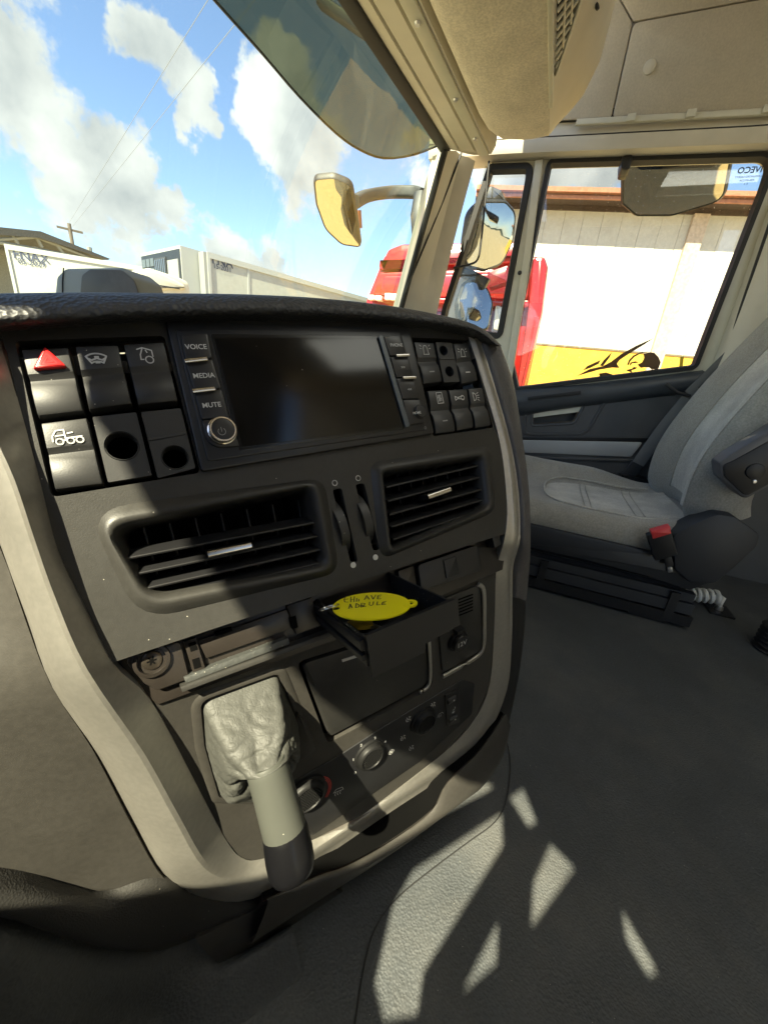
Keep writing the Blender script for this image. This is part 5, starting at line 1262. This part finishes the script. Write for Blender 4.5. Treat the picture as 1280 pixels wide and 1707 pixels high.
# ------------------------------------------------------------------ yard, warehouse, vehicles
gr = MB().abox(-900, 900, -900, 900, GZ - .5, GZ).build('ground', mat('yard_concrete', (.42, .33, .19), .9, bump=('noise', 3, .5, .05), var=.12), None, False); tag(gr, 'pale sandy concrete yard', kind='structure')
hl_ = MB(); N_ = 80
hl_.loft([[Vector((math.cos(2 * math.pi * k / N_) * 850, math.sin(2 * math.pi * k / N_) * 850, z if z < 0 else 14 + 22 * noise.noise(Vector((k * .31, 0, 2))) + 10 * noise.noise(Vector((k * .9, 3, 2))))) for k in range(N_ + 1)] for z in (-2, 1)])
hl_.loft([[Vector((math.cos(2 * math.pi * k / N_) * r, math.sin(2 * math.pi * k / N_) * r, z if z < 0 else 14 + 22 * noise.noise(Vector((k * .31, 0, 2))) + 10 * noise.noise(Vector((k * .9, 3, 2))))) for k in range(N_ + 1)] for z, r in ((1, 850), (-2, 895))])
tag(hl_.build('hills', mat('hill_green', (.10, .13, .12), .9, var=.2), None), 'low distant wooded hills', kind='structure')

wh = thing('warehouse', (13, -2, GZ), 'long warehouse with white panelled wall, yellow base band and rusty orange eaves', 'warehouse')
WPl = Plane((12.0, 1.085, CZ), (.185, -.983, 0), (0, 0, -1))
def wbox(name, m, s0, s1, z0, z1, h0, h1):
    mb = MB(); c = [WPl.at((s, -z), h) for s in (s0, s1) for z in (z0, z1) for h in (h0, h1)]
    mb.add(c, [(0, 1, 3, 2), (4, 6, 7, 5), (0, 4, 5, 1), (2, 3, 7, 6), (0, 2, 6, 4), (1, 5, 7, 3)]); return mb.build(name, m, wh, False)
WW = mat('wall_white', (.58, .56, .50), .7, var=.06, grime=.35)
WY = mat('wall_yellow', (.70, .40, .05), .8, var=.1, grime=.1)
zb, ze = .93, 3.93
wbox('wall_core', WW, -1.6, 40, GZ - CZ, ze, -.3, -.03)
for k in range(24):
    s0 = -1.6 + .44 * k; wbox('panel', WW, s0 + .003, s0 + .437, zb, ze, -.03, .0 + .004 * (k % 2))
wbox('wall_wing', WW, 8.96, 40, zb, ze, -.03, .002)
wbox('base_band', WY, -1.6, 40, GZ - CZ, zb, -.03, .03)
wbox('band_ledge', mat('ledge_dark', (.2, .16, .1), .8), -1.6, 40, zb - .02, zb + .02, .0, .05)
RST = mat('rust_brown', (.075, .05, .04), .85, var=.3, bump=('noise', 8, .6, .03))
for s0 in (3.42, 10.9): wbox('post', mat('post_tan', (.55, .45, .36), .8, var=.2), s0, s0 + .33, GZ - CZ + .6, ze, -.01, .10)
wbox('rust_band', RST, -1.6, 40, ze, ze + .20, -.03, .05)
wbox('soffit', RST, -1.6, 40, 4.03, 4.06, -.2, .60)
ORG = mat('eave_orange', (.36, .15, .085), .7, var=.2, grime=.2)
wbox('fascia_board', ORG, -1.6, 40, 3.97, 4.10, .54, .60)
wbox('gutter', ORG, -1.6, 40, 4.07, 4.16, .5, .68)
wbox('roof', RST, -1.6, 40, 4.1, 4.15, -9, .5)

# red truck: cab front with fairing, facing the camera side
RED = mat('truck_red', (.32, .012, .010), .25, coat=.8, var=.06)
REDD = mat('truck_red_dark', (.20, .012, .02), .3, coat=.6)
rt = thing('red_truck', (7, 1.5, GZ), 'red truck cab parked close beside the warehouse', 'truck')
FPl = Plane((6.0, 1.5, CZ), (.06, -1, 0), (0, 0, -1))
def fpl(name, m, px, h0, h1, r=.05, b=.03): return plate(name, m, rt, FPl, px, h0, h1, r=r, b=b)
fpl('cab_body', RED, [(608, 500), (640, 420), (900, 425), (914, 445), (905, 520), (868, 700), (600, 720)], -2.2, -.02, .12, .08)
fpl('roof_fairing', RED, [(628, 446), (645, 412), (668, 403), (880, 398), (884, 440), (632, 447)], -1.6, .10, .10, .10)
fpl('fairing_panel', RED, [(618, 492), (630, 452), (885, 446), (880, 500)], -.3, .08, .06, .04)
fpl('fairing_recess', REDD, [(634, 485), (640, 460), (880, 455), (876, 490)], .07, .085, .05, .01)
fpl('visor_band', RED, [(612, 500), (616, 493), (882, 500), (880, 512)], -.1, .16, .02, .02)
fpl('windscreen', mat('truck_glass', (.10, .045, .06), .08, spec=.6), [(690, 520), (868, 512), (850, 590), (690, 600)], -.1, .05, .05, .02)
fpl('front_panel', RED, [(690, 600), (850, 592), (838, 680), (690, 690)], -.1, .08, .05, .03)
fpl('corner_deflector', RED, [(888, 426), (908, 426), (914, 444), (905, 520), (872, 660), (858, 660), (876, 540)], -.35, .14, .06, .06)
for k, (u, v) in enumerate(((618, 494), (630, 495), (646, 494), (656, 495))):
    fpl('marker_lamp', mat('lamp_white', (.8, .78, .7), .3), [(u - 5, v - 6 + (k < 2) * 3), (u + 5, v - 6 + (k < 2) * 3), (u + 5, v + 5), (u - 5, v + 5)], .1, .22, .01, .01)
fpl('mirror_housing', REDD, [(812, 452), (848, 440), (846, 470), (814, 480)], .3, .5, .03, .03)
fpl('lamp_cluster', mat('grey_lamp', (.45, .44, .38), .3), [(826, 508), (842, 512), (838, 552), (822, 548)], .1, .2, .02, .02)
for s in (-1, 1):
    MB().tube([Vector((6.6, 1.5 + s * 1.0, GZ + .5)), Vector((6.6, 1.5 + s * 1.25, GZ + .5))], .5, 24).build('wheel', RUB, rt)
MB().abox(6.3, 12, .8, 2.3, GZ + .8, GZ + 1.1).build('chassis', BLK, rt, False)

def trailer(name, label, o, d, L_, H, Wd, seams, lettering, grp):
    d = Vector((d[0], d[1], 0)).normalized(); nrm = Vector((d.y, -d.x, 0))
    if nrm.dot(Vector((-o[0], -o[1], 0))) < 0: nrm = -nrm
    t = thing(name, (o[0], o[1], GZ), label, 'trailer', grp)
    TW = mat('trailer_white', (.46, .46, .41), .45, var=.06, grime=.25)
    top = CZ + H; z0 = GZ + 1.15
    p = Vector((o[0], o[1], 0))
    mb = MB().box(p + d * (L_ / 2) - nrm * (Wd / 2) + Vector((0, 0, (top + z0) / 2)), d * (L_ / 2), nrm * (Wd / 2), Vector((0, 0, (top - z0) / 2)))
    mb.build('body', TW, t, False)
    al = mat('trailer_rail', (.5, .5, .46), .4, .3)
    def strip(name, s0, s1, za, zc_, h):
        MB().box(p + d * ((s0 + s1) / 2) + nrm * (h / 2 + .001) + Vector((0, 0, (za + zc_) / 2)), d * ((s1 - s0) / 2), nrm * (h / 2), Vector((0, 0, (zc_ - za) / 2))).build(name, al, t, False)
    strip('top_rail', -.01, L_, top - .10, top + .01, .03); strip('corner_post', -.012, .05, z0, top - .1, .03)
    strip('bottom_rail', 0, L_, z0, z0 + .12, .03)
    for s_ in seams: strip('seam_post', s_, s_ + .05, z0 + .12, top - .10, .014)
    pl = Plane(p + nrm * .006 + Vector((0, 0, top)), d if d.dot(RM @ Vector((1, 0, 0))) > 0 else -d, (0, 0, -1))
    for body, u, v, hh in lettering: text('lettering', body, mat('letter_navy', (.06, .07, .12), .6), t, pl, u, v, hh, .009, bold=.01)
    MB().tube([p + d * (L_ - 2) + nrm * .0 + Vector((0, 0, GZ + .5)), p + d * (L_ - 2) - nrm * .35 + Vector((0, 0, GZ + .5))], .5, 20).build('wheel', RUB, t)
    MB().box(p + d * (L_ / 2) - nrm * (Wd / 2) + Vector((0, 0, GZ + .95)), d * (L_ / 2), nrm * .4, Vector((0, 0, .2))).build('chassis', BLK, t, False)
    return t, p, d, nrm, top
t1, p, d, nrm, top = trailer('refrigerated_trailer', 'white box trailer with cooling unit on its front end', (7.428, 7.298), (4.889, -1.532), 13.4, 1.9, 2.5, (.95, 4.1, 7.3, 10.5), (('FNA', 371, 436, .18), ('15-2031', 371, 446.5, .09)), 'white box trailers across the yard')
# cooling unit on the front bulkhead
cu_ = p - d * .28 - nrm * 1.25
def ubox(name, m, a, b, c, e, z0, z1):
    MB().box(p - d * ((a + b) / 2) - nrm * ((c + e) / 2) + Vector((0, 0, (z0 + z1) / 2)), d * (abs(b - a) / 2), nrm * (abs(e - c) / 2), Vector((0, 0, (z1 - z0) / 2))).build(name, m, t1, False)
UG = mat('unit_grey', (.022, .024, .026), .4, var=.15); UW = mat('unit_white', (.30, .30, .28), .45)
ubox('cooling_unit', mat('unit_shell', (.42, .42, .39), .45, grime=.2), .0, .44, .25, 2.25, top - 2.0, top + .04)
ubox('unit_front', UG, .44, .452, .28, 2.22, top - 1.95, top - .02)
for k in range(3):
    for j in range(3): ubox('unit_grille', mat('unit_louvre', (.10, .12, .135), .4), .45, .465, 1.55 + .22 * k, 1.73 + .22 * k, top - .10 - .20 * j - .16, top - .10 - .20 * j)
ubox('unit_panel', UW, .45, .47, .35, .85, top - .78, top - .2); ubox('unit_panel', mat('unit_dark2', (.05, .05, .05), .4), .45, .468, .92, 1.5, top - .9, top - .12)
ubox('unit_panel', UG, .45, .47, .35, 2.2, top - 1.9, top - 1.0)
ubox('unit_frame', UW, .0, .08, .0, .22, top - 2.6, top)
for k in range(6): ubox('unit_pipe', STEEL, .47, .49, .95 + .09 * k, .98 + .09 * k, top - .85 + .06 * (k % 3), top - .16)
t2_, p2_, d2_, n2_, top2 = trailer('refrigerated_trailer', 'white box trailer at the edge of the yard, nearest the shed', (6.715, 12.952), (1.6, -1.55), 11.0, 1.9, 2.5, (3.2, 6.5), (('FNAX', 52, 428, .19), ('05-2029', 53, 438, .115)), 'white box trailers across the yard')
# cream tractor cab in front of the cooling unit
tr = thing('tractor_unit', (6.6, 7.4, GZ), 'cream tractor unit roof in front of the cooling unit', 'truck')
CRM = mat('cab_cream', (.62, .58, .46), .4, var=.06)
ro_ = [(226, 452), (250, 446), (300, 462), (316, 470), (322, 520), (226, 520)]
TP = Plane(aty(270, 480, 6.3), d, (0, 0, -1))
plate('cab_roof', CRM, tr, TP, ro_, -1.6, 0, r=.08, b=.05)
plate('air_deflector', CRM, tr, TP, [(226, 470), (238, 450), (262, 452), (308, 474), (312, 482), (226, 484)], -.9, .05, r=.06, b=.04)
plate('deflector_groove', UG, tr, TP, [(236, 470), (300, 480), (300, 482), (236, 472)], .049, .056, b=0)
MB().box(TP.at((0, 1.6), -.8), TP.U * .9, Vector((0, 0, 1.0)), TP.n * .75).build('cab_body', CRM, tr, False)

# shed roof, pole and wires
sh = thing('open_shed', tuple(Vector((6, 30, GZ))), 'dark pitched shed roof on trusses behind the trailers', 'shed')
yS = 30
RF = mat('shed_roof', (.13, .12, .10), .8, var=.25, bump=('noise', 4, .4, .05))
e0 = [aty(u, v, yS) for u, v in ((-160, 372), (0, 378), (68, 385), (184, 431))]
e1 = [aty(u, v, yS + 0.0) for u, v in ((-160, 384), (0, 391), (66, 396), (180, 433))]
mb = MB(); mb.loft([[q + Vector((0, 12, .0)) for q in e0], e0, e1, [q + Vector((0, 12, 0)) for q in e1]]); mb.build('roof', RF, sh, False)
SG = mat('truss_grey', (.28, .27, .23), .7)
for (a, b) in (((-20, 400), (60, 394)), ((60, 394), (150, 430)), ((20, 392), (30, 406)), ((60, 394), (70, 412)), ((95, 408), (105, 422)), ((0, 404), (140, 430)), ((-60, 398), (0, 404))):
    MB().tube([aty(*a, yS + .3), aty(*b, yS + .3)], .10, 6).build('truss_bar', SG, sh)
for u in (-60, 60, 150):
    q = aty(u, 420, yS + 1); MB().tube([Vector((q.x, q.y, GZ)), Vector((q.x, q.y, q.z + .3))], .15, 8).build('post', SG, sh)
MB().abox(e0[0].x, e0[3].x, yS + 8, yS + 8.2, GZ, e0[3].z - .3).build('back_wall', mat('shed_wall', (.3, .29, .25), .8, var=.2), sh, False)
po = thing('utility_pole', tuple(aty(118, 375, 45)), 'utility pole with crossarm above the shed', 'pole')
pt = aty(115, 372, 45); po.location = (pt.x, pt.y, GZ)
PW = mat('pole_wood', (.16, .13, .10), .8)
MB().tube([Vector((pt.x, pt.y, GZ)), pt], [.22, .15], 10).build('shaft', PW, po)
MB().box(pt - Vector((0, 0, .5)), Vector((.9, -.4, 0)), Vector((.06, .08, 0)), Vector((0, 0, .08))).build('crossarm', PW, po, False)
for k, (a, b) in enumerate((((112, 376), (346, 0)), ((121, 377), (390, 42)))):
    p0 = aty(*a, 45); p1 = atz(*b, CZ + 9.0); p1b = p0 + (p1 - p0) * 1.12
    w = MB().tube([p0.lerp(p1b, f) - Vector((0, 0, .0 * math.sin(math.pi * f))) for f in [i / 16 for i in range(17)]], .009, 5).build('overhead_wire', mat('wire_grey', (.22, .23, .25), .6), None)
    tag(w, ('overhead wire, the higher of the two crossing the sky', 'overhead wire, the lower of the two crossing the sky')[k], 'wire', 'overhead wires')
